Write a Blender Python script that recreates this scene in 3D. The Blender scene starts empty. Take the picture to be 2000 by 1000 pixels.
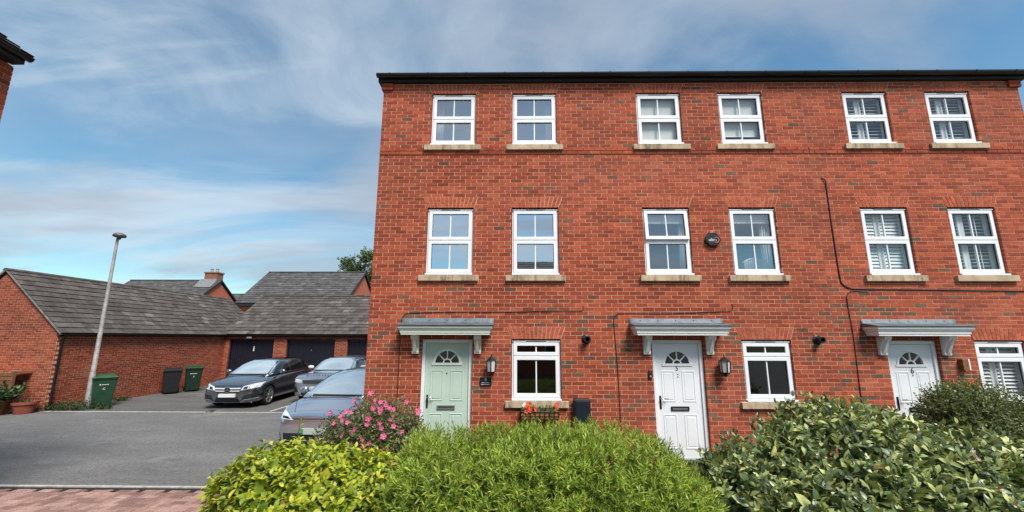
import bpy, bmesh, math, random
import numpy as np
from mathutils import Vector, Matrix
from mathutils.bvhtree import BVHTree
R = math.radians
random.seed(7)
RNG = np.random.default_rng(11)
sc = bpy.context.scene
COL = sc.collection

# ------------------------------------------------------------------ camera
cam_d = bpy.data.cameras.new('camera')
cam = bpy.data.objects.new('camera', cam_d); COL.objects.link(cam)
cam_d.sensor_width = 36.0
cam_d.lens = 36.0 * 751 / 2000
cam_d.shift_y = 0.01469
cam_d.clip_start = 0.05; cam_d.clip_end = 1500
EYE = Vector((0, -7.25, 2.12))
cam.matrix_world = Matrix.Translation(EYE) @ Matrix.Rotation(R(0.695), 4, 'Z') @ Matrix.Rotation(R(90 + 9.866), 4, 'X') @ Matrix.Rotation(R(0.155), 4, 'Z')
sc.camera = cam

# ------------------------------------------------------------------ light
SUN_DIR = Vector((0.32, -0.50, 0.86)).normalized()      # towards the sun: behind the camera, high
w = bpy.data.worlds.new('World'); sc.world = w; w.use_nodes = True
nt = w.node_tree; N = nt.nodes; L = nt.links
for n in list(N): N.remove(n)
out = N.new('ShaderNodeOutputWorld'); bg = N.new('ShaderNodeBackground'); bg.inputs[1].default_value = 0.09
sky = N.new('ShaderNodeTexSky'); sky.sky_type = 'NISHITA'; sky.sun_disc = False
sky.sun_elevation = math.asin(SUN_DIR.z); sky.sun_rotation = math.atan2(SUN_DIR.x, SUN_DIR.y)
sky.air_density = 1.15; sky.dust_density = 0.1; sky.ozone_density = 3.0
tc = N.new('ShaderNodeTexCoord'); sep = N.new('ShaderNodeSeparateXYZ'); L.new(tc.outputs['Generated'], sep.inputs[0])
def wmath(op, a, b=None, c=None):
    m = N.new('ShaderNodeMath'); m.operation = op
    for i, v in enumerate((a, b, c)):
        if v is None: continue
        if isinstance(v, (int, float)): m.inputs[i].default_value = v
        else: L.new(v, m.inputs[i])
    return m.outputs[0]
zz = wmath('ADD', wmath('MAXIMUM', sep.outputs[2], 0.0), 0.16)
comb = N.new('ShaderNodeCombineXYZ')
L.new(wmath('DIVIDE', sep.outputs[0], zz), comb.inputs[0]); L.new(wmath('DIVIDE', sep.outputs[1], zz), comb.inputs[1])
def cloud(scale, stretch, rotz, lo, hi, detail, off, rough=0.55, dist=0.0):
    mp = N.new('ShaderNodeMapping'); mp.inputs['Rotation'].default_value = (0, 0, R(rotz))
    mp.inputs['Scale'].default_value = stretch; mp.inputs['Location'].default_value = off
    L.new(comb.outputs[0], mp.inputs[0])
    t = N.new('ShaderNodeTexNoise'); t.inputs['Scale'].default_value = scale; t.inputs['Detail'].default_value = detail
    t.inputs['Roughness'].default_value = rough; t.inputs['Distortion'].default_value = dist
    L.new(mp.outputs[0], t.inputs['Vector'])
    r = N.new('ShaderNodeMapRange'); r.interpolation_type = 'SMOOTHSTEP'
    r.inputs[1].default_value = lo; r.inputs[2].default_value = hi
    L.new(t.outputs[0], r.inputs[0]); return r.outputs[0]
def wmix(fac, a, b):
    m = N.new('ShaderNodeMix'); m.data_type = 'RGBA'; L.new(fac, m.inputs[0]); L.new(a, m.inputs[6])
    if isinstance(b, tuple): m.inputs[7].default_value = b
    else: L.new(b, m.inputs[7])
    return m.outputs[2]
tint = N.new('ShaderNodeMix'); tint.data_type = 'RGBA'; tint.blend_type = 'MULTIPLY'; tint.inputs[0].default_value = 1
L.new(sky.outputs[0], tint.inputs[6]); tint.inputs[7].default_value = (0.76, 1.0, 0.96, 1)
veil = cloud(0.55, (1, 1.5, 1), 20, 0.36, 0.74, 4, (22.4, 14.4, 0), 0.6)
cirrus = cloud(1.0, (0.6, 1.35, 1), -16, 0.45, 0.68, 12, (7.6, 28.8, 0), 0.58, 0.6)
bank = cloud(0.8, (0.6, 1.25, 1), -8, 0.44, 0.60, 10, (15.8, 21.9, 0), 0.55, 0.35)
edge_ = cloud(1.25, (0.36, 1.5, 1), 4, 0.52, 0.66, 10, (0.8, 6.4, 0), 0.55, 0.4)
c1 = wmix(wmath('MULTIPLY', veil, 0.50), tint.outputs[2], (3.3, 4.1, 5.0, 1))
c2 = wmix(wmath('MULTIPLY', cirrus, 0.62), c1, (4.8, 5.4, 6.0, 1))
c2 = wmix(wmath('MULTIPLY', edge_, 0.65), c2, (4.7, 5.3, 5.7, 1))
c3 = wmix(wmath('MULTIPLY', bank, 0.70), c2, (2.9, 3.3, 3.9, 1))
w.cycles.sampling_method = 'MANUAL'; w.cycles.sample_map_resolution = 256
L.new(c3, bg.inputs[0]); L.new(bg.outputs[0], out.inputs[0])
sl = bpy.data.lights.new('sun', 'SUN'); sl.energy = 3.4; sl.angle = R(22); sl.color = (1.0, 0.95, 0.88)
sun = bpy.data.objects.new('sun', sl); COL.objects.link(sun)
sun.rotation_euler = (-SUN_DIR).to_track_quat('-Z', 'Y').to_euler()
sc.view_settings.view_transform = 'Standard'; sc.view_settings.look = 'None'
sc.view_settings.exposure = 0.75; sc.view_settings.gamma = 1.0; sc.view_settings.use_curve_mapping = False
sc.render.engine = 'CYCLES'
cy = sc.cycles
cy.max_bounces = 6; cy.diffuse_bounces = 3; cy.glossy_bounces = 3; cy.transmission_bounces = 4; cy.transparent_max_bounces = 12
cy.caustics_reflective = False; cy.caustics_refractive = False; cy.use_denoising = True; cy.sample_clamp_indirect = 6

# ------------------------------------------------------------------ materials
MATS = {}
class NG:
    """small node helper"""
    def __init__(s, name):
        s.m = bpy.data.materials.new(name); s.m.use_nodes = True
        s.t = s.m.node_tree; s.N = s.t.nodes; s.L = s.t.links
        s.b = s.N['Principled BSDF']; s.out = s.N['Material Output']; MATS[name] = s.m
    def n(s, typ, **kw):
        x = s.N.new('ShaderNode' + typ)
        for k, v in kw.items(): setattr(x, k, v)
        return x
    def set(s, node, key, v):
        if hasattr(v, 'node'): s.L.new(v, node.inputs[key])
        else: node.inputs[key].default_value = v
    def math(s, op, a, b=0.0, c=0.0):
        m = s.n('Math', operation=op)
        for i, v in enumerate((a, b, c)): s.set(m, i, v)
        return m.outputs[0]
    def noise(s, scale, detail=3, rough=0.5, vec=None, stretch=None):
        t = s.n('TexNoise'); t.inputs['Scale'].default_value = scale; t.inputs['Detail'].default_value = detail; t.inputs['Roughness'].default_value = rough
        if vec is None: vec = s.pos()
        if stretch:
            mp = s.n('Mapping'); mp.inputs['Scale'].default_value = stretch; s.L.new(vec, mp.inputs[0]); vec = mp.outputs[0]
        s.L.new(vec, t.inputs['Vector']); return t.outputs[0]
    def pos(s): return s.n('NewGeometry').outputs['Position']
    def ramp(s, fac, stops):
        r = s.n('ValToRGB'); e = r.color_ramp.elements
        while len(e) > 1: e.remove(e[-1])
        e[0].position = stops[0][0]; e[0].color = (*stops[0][1], 1)
        for p, c in stops[1:]:
            x = e.new(p); x.color = (*c, 1)
        s.L.new(fac, r.inputs[0]); return r.outputs[0]
    def mr(s, v, a, b, c, d):
        r = s.n('MapRange'); s.set(r, 0, v)
        for i, x in enumerate((a, b, c, d)): r.inputs[i + 1].default_value = x
        return r.outputs[0]
    def mix(s, fac, a, b, blend='MIX'):
        m = s.n('Mix', data_type='RGBA', blend_type=blend); s.set(m, 0, fac)
        for i, v in ((6, a), (7, b)):
            if isinstance(v, tuple): m.inputs[i].default_value = (*v, 1)
            else: s.L.new(v, m.inputs[i])
        return m.outputs[2]
    def base(s, c, rough=0.8, metal=0.0, spec=0.4, coat=0.0):
        if isinstance(c, tuple): s.b.inputs['Base Color'].default_value = (*c, 1)
        else: s.L.new(c, s.b.inputs['Base Color'])
        s.set(s.b, 'Roughness', rough); s.b.inputs['Metallic'].default_value = metal
        s.b.inputs['Specular IOR Level'].default_value = spec; s.b.inputs['Coat Weight'].default_value = coat
        s.b.inputs['Coat Roughness'].default_value = 0.04
        return s
    def bump(s, h, strength=0.3, dist=0.01):
        b = s.n('Bump'); b.inputs['Strength'].default_value = strength; b.inputs['Distance'].default_value = dist
        s.L.new(h, b.inputs['Height']); s.L.new(b.outputs[0], s.b.inputs['Normal']); return s
def plain(name, c, rough=0.6, metal=0.0, spec=0.4, coat=0.0, var=0.12, scale=6, bump=0.0, bscale=60):
    g = NG(name)
    n = g.noise(scale, 4)
    v = g.mr(n, 0.3, 0.7, 1 - var, 1 + var)
    col = g.mix(1.0, c, v, 'MULTIPLY')
    g.base(col, rough, metal, spec, coat)
    if bump: g.bump(g.noise(bscale, 3), bump, 0.004)
    return g.m

def brick_mat(name, source, pal, brown, browncol, pbrown, grain=1.0):
    g = NG(name)
    if source == 'island': rnd = g.n('NewGeometry').outputs['Random Per Island']
    else: rnd = g.n('ObjectInfo').outputs['Random']
    wn = g.n('TexWhiteNoise', noise_dimensions='1D'); g.L.new(g.math('MULTIPLY', rnd, 917.3), wn.inputs['W'])
    r2 = wn.outputs[0]
    P = g.pos(); sp = g.n('SeparateXYZ'); g.L.new(P, sp.inputs[0])
    col = g.ramp(rnd, pal)
    # batches of browner bricks in patches, mostly below the first-floor sills
    patch = g.noise(0.55, 2, vec=P)
    lowz = g.mr(sp.outputs[2], 2.6, 3.6, pbrown[0], pbrown[1])
    p = g.math('MULTIPLY', g.mr(patch, 0.38, 0.66, 0.0, 2.8), lowz)
    isb = g.math('LESS_THAN', r2, p)
    bc = g.ramp(rnd, [(0, browncol[0]), (1, browncol[1])])
    col = g.mix(isb, col, bc)
    fine = g.noise(38, 5, 0.65, vec=P); mid = g.noise(7, 4, 0.6, vec=P, stretch=(1, 1, 2.4)); big = g.noise(0.5, 3, vec=P)
    v = g.math('MULTIPLY', g.mr(fine, 0.25, 0.75, 1 - 0.3 * grain, 1 + 0.28 * grain), g.math('MULTIPLY', g.mr(mid, 0.3, 0.7, 0.82, 1.18), g.mr(big, 0.3, 0.7, 0.80, 1.2)))
    hue = g.mr(g.noise(0.8, 3, 0.6, vec=P, stretch=(1, 1, 0.6)), 0.42, 0.7, 0.0, 0.45)
    col = g.mix(hue, col, (0.25, 0.075, 0.048))
    col = g.mix(1.0, col, v, 'MULTIPLY')
    # pale lime bloom in patches
    bl = g.math('MULTIPLY', g.mr(g.noise(1.3, 5, 0.65, vec=P), 0.57, 0.76, 0, 0.5), g.mr(g.noise(22, 3, vec=P), 0.4, 0.7, 0.2, 1))
    col = g.mix(bl, col, (0.50, 0.25, 0.17))
    g.base(col, 0.9, spec=0.25).bump(g.noise(130, 4, 0.6, vec=P), 0.5, 0.004)
    return g.m
PAL = [(0, (0.215, 0.043, 0.022)), (0.22, (0.28, 0.055, 0.027)), (0.5, (0.335, 0.066, 0.031)), (0.8, (0.395, 0.082, 0.037)), (1, (0.45, 0.107, 0.050))]
for s_ in ('island', 'object'):
    brick_mat('brick_' + s_, s_, PAL, 0.5, ((0.095, 0.060, 0.040), (0.19, 0.10, 0.06)), (0.085, 0.013))
    brick_mat('garage_brick_' + s_, s_, [(p, (c[0] * 0.80, c[1] * 0.92, c[2] * 1.0)) for p, c in PAL], 0.5, ((0.12, 0.05, 0.035), (0.2, 0.08, 0.05)), (0.035, 0.02))
    brick_mat('arch_brick_' + s_, s_, [(0, (0.37, 0.078, 0.040)), (1, (0.50, 0.130, 0.065))], 0.5, ((0.3, 0.08, 0.05), (0.4, 0.1, 0.06)), (0.0, 0.0))
def mortar_mat():
    g = NG('mortar'); c = g.ramp(g.noise(3, 5, 0.6), [(0.3, (0.54, 0.275, 0.175)), (0.7, (0.72, 0.395, 0.265))])
    g.base(c, 0.95, spec=0.1).bump(g.noise(160, 3), 0.4, 0.003)
mortar_mat()
def tile_mat(name, source, lo, hi, pale):
    g = NG(name)
    rnd = g.n('NewGeometry').outputs['Random Per Island'] if source == 'island' else g.n('ObjectInfo').outputs['Random']
    P = g.pos()
    c = g.ramp(rnd, [(0, lo), (0.75, hi), (0.93, hi), (1, pale)])
    v = g.math('MULTIPLY', g.mr(g.noise(5, 5, 0.65, vec=P), 0.3, 0.7, 0.68, 1.3), g.mr(g.noise(60, 3, vec=P), 0.3, 0.7, 0.85, 1.15))
    c = g.mix(1.0, c, v, 'MULTIPLY')
    lich = g.mr(g.noise(9, 6, 0.7, vec=P), 0.62, 0.74, 0, 0.35)
    c = g.mix(lich, c, (0.30, 0.28, 0.24))
    g.base(c, 0.82, spec=0.3).bump(g.noise(90, 4, vec=P), 0.5, 0.004)
for s_ in ('island', 'object'):
    tile_mat('roof_tile_' + s_, s_, (0.058, 0.049, 0.044), (0.100, 0.087, 0.079), (0.16, 0.145, 0.135))
    tile_mat('far_tile_' + s_, s_, (0.056, 0.053, 0.053), (0.098, 0.093, 0.092), (0.14, 0.135, 0.13))
def asphalt(name, c0, c1, sp):
    g = NG(name); P = g.pos()
    big = g.noise(0.5, 5, 0.6, vec=P, stretch=(0.5, 1.6, 1)); fine = g.noise(75, 2, vec=P); f2 = g.noise(22, 3, 0.7, vec=P)
    c = g.ramp(big, [(0.3, c0), (0.7, c1)])
    c = g.mix(1.0, c, g.math('MULTIPLY', g.mr(fine, 0.3, 0.7, 1 - sp, 1 + sp), g.mr(f2, 0.3, 0.7, 0.70, 1.3)), 'MULTIPLY')
    stain = g.mr(g.noise(1.6, 5, 0.65, vec=P, stretch=(0.45, 1.7, 1)), 0.53, 0.70, 0, 0.5)
    c = g.mix(stain, c, (0.085, 0.083, 0.081))
    c = g.mix(g.mr(g.noise(0.9, 4, 0.6, vec=P), 0.62, 0.70, 0, 0.35), c, (0.27, 0.265, 0.26))
    g.base(c, 0.88, spec=0.3).bump(fine, 0.9, 0.01)
asphalt('asphalt', (0.118, 0.116, 0.113), (0.178, 0.175, 0.170), 0.6)
asphalt('asphalt_old', (0.088, 0.084, 0.080), (0.14, 0.133, 0.127), 0.35)
def paver_mat(name, source):
    g = NG(name); P = g.pos()
    rnd = g.n('NewGeometry').outputs['Random Per Island'] if source == 'island' else g.n('ObjectInfo').outputs['Random']
    c = g.ramp(rnd, [(0, (0.20, 0.115, 0.095)), (0.5, (0.30, 0.18, 0.15)), (1, (0.39, 0.25, 0.21))])
    v = g.math('MULTIPLY', g.mr(g.noise(3.0, 5, 0.65, vec=P), 0.3, 0.7, 0.72, 1.22), g.mr(g.noise(70, 4, vec=P), 0.3, 0.7, 0.72, 1.25))
    g.base(g.mix(1.0, c, v, 'MULTIPLY'), 0.9, spec=0.25).bump(g.noise(120, 3, vec=P), 0.5, 0.004)
paver_mat('paver_island', 'island'); paver_mat('paver_object', 'object')
def stone_mat():
    g = NG('sill_stone'); P = g.pos()
    c = g.ramp(g.noise(4, 5, 0.6, vec=P), [(0.3, (0.42, 0.31, 0.20)), (0.7, (0.60, 0.47, 0.32))])
    streak = g.mr(g.noise(5.5, 6, 0.7, vec=P, stretch=(1.4, 1.4, 0.28)), 0.46, 0.62, 0, 0.82)
    mask = g.mr(g.noise(1.1, 3, vec=P), 0.34, 0.56, 0.0, 1.0)
    c = g.mix(g.math('MULTIPLY', streak, mask), c, (0.075, 0.062, 0.048))
    g.base(c, 0.92, spec=0.2).bump(g.noise(110, 4, vec=P), 0.5, 0.004)
stone_mat()
def soil():
    g = NG('soil'); c = g.ramp(g.noise(9, 6, 0.7), [(0.3, (0.03, 0.02, 0.013)), (0.7, (0.085, 0.06, 0.04))])
    g.base(c, 1.0, spec=0.1).bump(g.noise(30, 5), 1.0, 0.03)
soil()
def leaf_mat(name, stops, tip=None, trans=0.25, rough=0.45, source='island', spec=0.4):
    g = NG(name); P = g.pos()
    rnd = g.n('NewGeometry').outputs['Random Per Island'] if source == 'island' else g.n('ObjectInfo').outputs['Random']
    if name[:4] in ('gold', 'silv', 'hedg', 'dark'): stops = [(0, (0.17, 0.085, 0.03)), (0.010, (0.22, 0.13, 0.04)), (0.012, stops[0][1])] + stops[1:]
    c = g.ramp(rnd, stops)
    c = g.mix(1.0, c, g.mr(g.noise(2.4, 4, 0.6, vec=P), 0.3, 0.7, 0.6, 1.36), 'MULTIPLY')
    c = g.mix(1.0, c, g.mr(g.noise(60, 3, vec=P), 0.3, 0.7, 0.85, 1.15), 'MULTIPLY')
    g.base(c, rough, spec=spec)
    tr = g.n('BsdfTranslucent'); g.L.new(g.mix(1.0, c, (1.25, 1.2, 0.5), 'MULTIPLY'), tr.inputs[0])
    mx = g.n('MixShader'); mx.inputs[0].default_value = trans
    g.L.new(g.b.outputs[0], mx.inputs[1]); g.L.new(tr.outputs[0], mx.inputs[2]); g.L.new(mx.outputs[0], g.out.inputs[0])
GOLD = [(0, (0.09, 0.16, 0.02)), (0.3, (0.22, 0.30, 0.026)), (0.7, (0.42, 0.47, 0.038)), (1, (0.60, 0.58, 0.06))]
OLIVE = [(0, (0.06, 0.10, 0.045)), (0.4, (0.14, 0.195, 0.08)), (0.7, (0.29, 0.345, 0.12)), (1, (0.56, 0.58, 0.22))]
for s_ in ('island', 'object'):
    leaf_mat('gold_leaf_' + s_, GOLD, source=s_, trans=0.3)
    leaf_mat('silver_leaf_' + s_, OLIVE, source=s_, trans=0.18, rough=0.36, spec=0.6)
leaf_mat('hedge_leaf', [(0, (0.10, 0.165, 0.026)), (0.4, (0.21, 0.315, 0.042)), (0.8, (0.34, 0.44, 0.06)), (1, (0.52, 0.54, 0.08))], trans=0.25)
leaf_mat('dark_leaf', [(0, (0.06, 0.085, 0.035)), (0.5, (0.13, 0.165, 0.06)), (1, (0.28, 0.31, 0.11))], trans=0.2)
leaf_mat('cistus_leaf', [(0, (0.06, 0.085, 0.035)), (0.5, (0.14, 0.17, 0.07)), (0.85, (0.26, 0.28, 0.13)), (1, (0.36, 0.27, 0.15))], trans=0.2)
leaf_mat('tree_leaf', [(0, (0.035, 0.07, 0.02)), (0.5, (0.08, 0.13, 0.035)), (1, (0.16, 0.21, 0.06))], trans=0.3)
leaf_mat('weed_leaf', [(0, (0.02, 0.045, 0.015)), (1, (0.07, 0.11, 0.035))], trans=0.2)
leaf_mat('pink_petal', [(0, (0.70, 0.07, 0.24)), (1, (0.90, 0.19, 0.42))], trans=0.25, rough=0.7, spec=0.2)
leaf_mat('red_petal', [(0, (0.62, 0.045, 0.025)), (1, (0.85, 0.12, 0.05))], trans=0.2, rough=0.7, spec=0.2)
plain('yellow_centre', (0.6, 0.42, 0.06)); plain('white_petal', (0.75, 0.74, 0.72))
plain('bark', (0.10, 0.075, 0.05), 0.95, var=0.3, bump=0.6); plain('twig', (0.12, 0.085, 0.05), 0.9, var=0.25)
plain('upvc', (0.83, 0.84, 0.86), 0.32, spec=0.5, var=0.03, scale=1.5)
plain('gasket', (0.03, 0.03, 0.033), 0.6); plain('dark_gap', (0.015, 0.014, 0.013), 0.9)
plain('white_paint', (0.86, 0.86, 0.84), 0.4, var=0.04, scale=4); plain('cream_paint', (0.80, 0.77, 0.68), 0.5, var=0.07, scale=5)
plain('mint_paint', (0.50, 0.62, 0.52), 0.42, var=0.03, scale=2); plain('pale_mint', (0.74, 0.80, 0.71), 0.5, var=0.05)
plain('white_door', (0.82, 0.83, 0.85), 0.38, var=0.03, scale=2)
plain('lead', (0.15, 0.175, 0.195), 0.5, 0.3, var=0.3, scale=7, bump=0.3, bscale=25)
plain('black_metal', (0.012, 0.012, 0.014), 0.35, spec=0.5); plain('black_plastic', (0.018, 0.019, 0.022), 0.42, var=0.15)
plain('gutter_black', (0.013, 0.013, 0.014), 0.28, spec=0.5); plain('fascia_black', (0.016, 0.015, 0.015), 0.6)
plain('bar_silver', (0.75, 0.75, 0.76), 0.35, 0.4, var=0.03); plain('chrome', (0.72, 0.72, 0.74), 0.18, 1.0, var=0.03); plain('steel', (0.45, 0.45, 0.46), 0.4, 0.8)
plain('garage_door_blue', (0.010, 0.011, 0.020), 0.45, var=0.2); plain('galvanised', (0.36, 0.34, 0.32), 0.6, 0.3, var=0.25, scale=9)
plain('lamp_grey', (0.12, 0.115, 0.11), 0.5, 0.3); plain('bin_green', (0.014, 0.055, 0.026), 0.5, var=0.15); plain('bin_lid_green', (0.028, 0.09, 0.038), 0.5, var=0.2); plain('bin_dark_green', (0.008, 0.026, 0.014), 0.5); plain('bin_black', (0.014, 0.015, 0.018), 0.5)
plain('terracotta', (0.26, 0.07, 0.04), 0.8, var=0.2); plain('timber', (0.42, 0.20, 0.085), 0.75, var=0.25, scale=14); plain('timber_dark', (0.20, 0.085, 0.035), 0.8, var=0.3, scale=14)
plain('verge_mortar', (0.20, 0.185, 0.17), 0.95, var=0.3, scale=9, bump=0.5); plain('sealant', (0.30, 0.085, 0.055), 0.8); plain('concrete_edge', (0.43, 0.41, 0.38), 0.9, var=0.25, scale=12, bump=0.4); plain('line_paint', (0.6, 0.6, 0.58), 0.8, var=0.35, scale=30)
plain('coir', (0.40, 0.20, 0.09), 0.95, var=0.35, scale=30, bump=0.8)
plain('room', (0.16, 0.155, 0.15), 0.9, var=0.1); plain('blind', (0.72, 0.71, 0.68), 0.8, var=0.05); plain('shutter', (0.78, 0.78, 0.77), 0.5, var=0.03); plain('curtain', (0.66, 0.67, 0.68), 0.9, var=0.1)
plain('white_ink', (0.85, 0.85, 0.85), 0.6, var=0.02); plain('black_ink', (0.012, 0.012, 0.012), 0.5); plain('grey_ink', (0.16, 0.16, 0.17), 0.4); plain('red_lens', (0.55, 0.03, 0.05), 0.25); plain('pink_ink', (0.62, 0.25, 0.28), 0.5)
plain('slate_sign', (0.012, 0.018, 0.03), 0.4); plain('lead_flash', (0.22, 0.22, 0.22), 0.55, 0.2, var=0.25)
plain('far_brick', (0.44, 0.13, 0.075), 0.95, var=0.16, scale=9); plain('grass_ground', (0.07, 0.09, 0.035), 1.0, var=0.3, scale=2)
plain('tyre', (0.012, 0.012, 0.012), 0.85); plain('plate_white', (0.72, 0.73, 0.72), 0.45, var=0.02); plain('plate_grey', (0.42, 0.47, 0.45), 0.4, var=0.05); plain('plate_green', (0.02, 0.30, 0.10), 0.4)
plain('toy_red', (0.42, 0.05, 0.06), 0.9); plain('toy_mauve', (0.13, 0.07, 0.09), 0.9)
def paint(name, c, metal=0.55, rough=0.3):
    g = NG(name); fl = g.noise(900, 1)
    g.base(g.mix(1.0, c, g.mr(fl, 0.3, 0.7, 0.9, 1.1), 'MULTIPLY'), rough, metal, 0.5, 1.0)
paint('paint_graphite', (0.27, 0.27, 0.295), 0.95, 0.2); paint('paint_silver_blue', (0.55, 0.60, 0.67), 0.85, 0.2); paint('paint_grey_blue', (0.5, 0.53, 0.58), 0.85, 0.26)
def glass(name, refl, tint=(0.96, 0.975, 0.97), rough=0.0, wave=0.0):
    g = NG(name); g.N.remove(g.b)
    tr = g.n('BsdfTransparent'); tr.inputs[0].default_value = (*tint, 1)
    gl = g.n('BsdfGlossy'); gl.inputs['Roughness'].default_value = rough; gl.inputs[0].default_value = (0.95, 0.97, 1, 1)
    fr = g.n('Fresnel'); fr.inputs[0].default_value = 1.5
    if wave:
        b = g.n('Bump'); b.inputs['Strength'].default_value = wave; b.inputs['Distance'].default_value = 0.01
        g.L.new(g.noise(2.2, 2), b.inputs['Height']); g.L.new(b.outputs[0], gl.inputs['Normal'])
    f = g.math('MINIMUM', g.math('ADD', fr.outputs[0], refl), 1.0)
    f = g.math('MULTIPLY', f, g.math('SUBTRACT', 1.0, g.n('NewGeometry').outputs['Backfacing']))
    mx = g.n('MixShader'); g.L.new(f, mx.inputs[0]); g.L.new(tr.outputs[0], mx.inputs[1]); g.L.new(gl.outputs[0], mx.inputs[2])
    g.L.new(mx.outputs[0], g.out.inputs[0])
glass('glass_clear', 0.055, wave=0.05); glass('glass_mid', 0.22, wave=0.03); glass('glass_high', 0.62, wave=0.02)
glass('glass_upper', 0.42, wave=0.03); 
def screen(name, refl, c):
    g = NG(name); g.base(c, 0.05, 0, 0.5)
    gl = g.n('BsdfGlossy'); gl.inputs['Roughness'].default_value = 0.03; gl.inputs[0].default_value = (0.86, 0.97, 1, 1)
    mx = g.n('MixShader'); mx.inputs[0].default_value = refl
    g.L.new(g.b.outputs[0], mx.inputs[1]); g.L.new(gl.outputs[0], mx.inputs[2]); g.L.new(mx.outputs[0], g.out.inputs[0])
screen('windscreen', 0.72, (0.62, 0.68, 0.69)); screen('car_glass_dark', 0.07, (0.008, 0.008, 0.010)); screen('headlight', 0.3, (0.7, 0.73, 0.76))  # pale windscreen base: sunlit glare painted into the glass colour

# ------------------------------------------------------------------ mesh helpers
BASE = {}
def attach(o, parent):
    """o holds world coordinates (its own location is world); keep it there under parent"""
    COL.objects.link(o)
    if parent is not None:
        o.parent = parent
        o.matrix_parent_inverse = BASE[parent.name].inverted()
        BASE[o.name] = BASE[parent.name] @ o.matrix_parent_inverse @ o.matrix_basis
    else:
        BASE[o.name] = o.matrix_basis.copy()
    return o
def thing(name, label, cat, loc, group=None, rotz=0.0):
    o = bpy.data.objects.new(name, None); o.location = loc; o.rotation_euler = (0, 0, rotz); o.empty_display_size = 0.1
    o['label'] = label; o['category'] = cat
    if group: o['group'] = group
    COL.objects.link(o)
    BASE[o.name] = Matrix.Translation(loc) @ Matrix.Rotation(rotz, 4, 'Z')
    return o
def tag(o, label, cat, group=None):
    o['label'] = label; o['category'] = cat
    if group: o['group'] = group
    return o
class MB:
    def __init__(s): s.v = []; s.f = []
    def add(s, vs, fs):
        b = len(s.v); s.v += [tuple(p) for p in vs]; s.f += [tuple(b + i for i in f) for f in fs]; return s
    def box(s, x0, x1, y0, y1, z0, z1):
        return s.add([(x0, y0, z0), (x1, y0, z0), (x1, y1, z0), (x0, y1, z0), (x0, y0, z1), (x1, y0, z1), (x1, y1, z1), (x0, y1, z1)],
                     [(0, 3, 2, 1), (4, 5, 6, 7), (0, 1, 5, 4), (1, 2, 6, 5), (2, 3, 7, 6), (3, 0, 4, 7)])
    def hexa(s, p):   # 8 points: bottom ring, top ring
        return s.add(p, [(0, 3, 2, 1), (4, 5, 6, 7), (0, 1, 5, 4), (1, 2, 6, 5), (2, 3, 7, 6), (3, 0, 4, 7)])
    def prism(s, poly, a, b, axis='y'):
        n = len(poly)
        def P(u, v, t): return (u, t, v) if axis == 'y' else ((t, u, v) if axis == 'x' else (u, v, t))
        vs = [P(u, v, a) for u, v in poly] + [P(u, v, b) for u, v in poly]
        return s.add(vs, [tuple(range(n)), tuple(range(2 * n - 1, n - 1, -1))] + [(i, n + i, n + (i + 1) % n, (i + 1) % n) for i in range(n)])
    def ring(s, outer, inner, a, b, axis='y'):   # frame between two polygons with the same count
        n = len(outer)
        def P(u, v, t): return (u, t, v) if axis == 'y' else ((t, u, v) if axis == 'x' else (u, v, t))
        vs = [P(*p, a) for p in outer] + [P(*p, a) for p in inner] + [P(*p, b) for p in outer] + [P(*p, b) for p in inner]
        fs = []
        for i in range(n):
            j = (i + 1) % n
            fs += [(i, j, n + j, n + i), (2 * n + i, 3 * n + i, 3 * n + j, 2 * n + j), (i, 2 * n + i, 2 * n + j, j), (n + i, n + j, 3 * n + j, 3 * n + i)]
        return s.add(vs, fs)
    def tube(s, path, r, n=8, caps=True):
        path = [Vector(p) for p in path]; m = len(path); rs = r if isinstance(r, (list, tuple)) else [r] * m
        vs = []; ref = None
        for i, p in enumerate(path):
            t = (path[min(i + 1, m - 1)] - path[max(i - 1, 0)]).normalized()
            if ref is None: ref = Vector((0, 0, 1)) if abs(t.z) < 0.9 else Vector((1, 0, 0))
            a = t.cross(ref).normalized(); b = t.cross(a).normalized(); ref = -b if b.dot(ref) < 0 else b
            a = t.cross(ref).normalized(); b = ref = ref - t * t.dot(ref); b.normalize()
            for k in range(n):
                c, q = math.cos(2 * math.pi * k / n), math.sin(2 * math.pi * k / n)
                vs.append(p + a * (c * rs[i]) + b * (q * rs[i]))
        fs = [(i * n + k, i * n + (k + 1) % n, (i + 1) * n + (k + 1) % n, (i + 1) * n + k) for i in range(m - 1) for k in range(n)]
        if caps: fs += [tuple(range(n - 1, -1, -1)), tuple(range((m - 1) * n, m * n))]
        return s.add(vs, fs)
    def lathe(s, prof, c, n=16, axis='z', a0=0.0, a1=2 * math.pi):
        full = abs(a1 - a0 - 2 * math.pi) < 1e-6; m = len(prof); k1 = n if full else n + 1
        vs = []
        for k in range(k1):
            a = a0 + (a1 - a0) * k / n
            for r, h in prof:
                u, v = r * math.cos(a), r * math.sin(a)
                if axis == 'z': vs.append((c[0] + u, c[1] + v, c[2] + h))
                elif axis == 'y': vs.append((c[0] + u, c[1] + h, c[2] + v))
                else: vs.append((c[0] + h, c[1] + u, c[2] + v))
        fs = []
        for k in range(n):
            k2 = (k + 1) % k1
            for j in range(m - 1): fs.append((k * m + j, k2 * m + j, k2 * m + j + 1, k * m + j + 1))
        return s.add(vs, fs)
    def mesh(s, name):
        me = bpy.data.meshes.new(name); me.from_pydata(s.v, [], s.f); me.validate(); me.update(); return me
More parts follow.
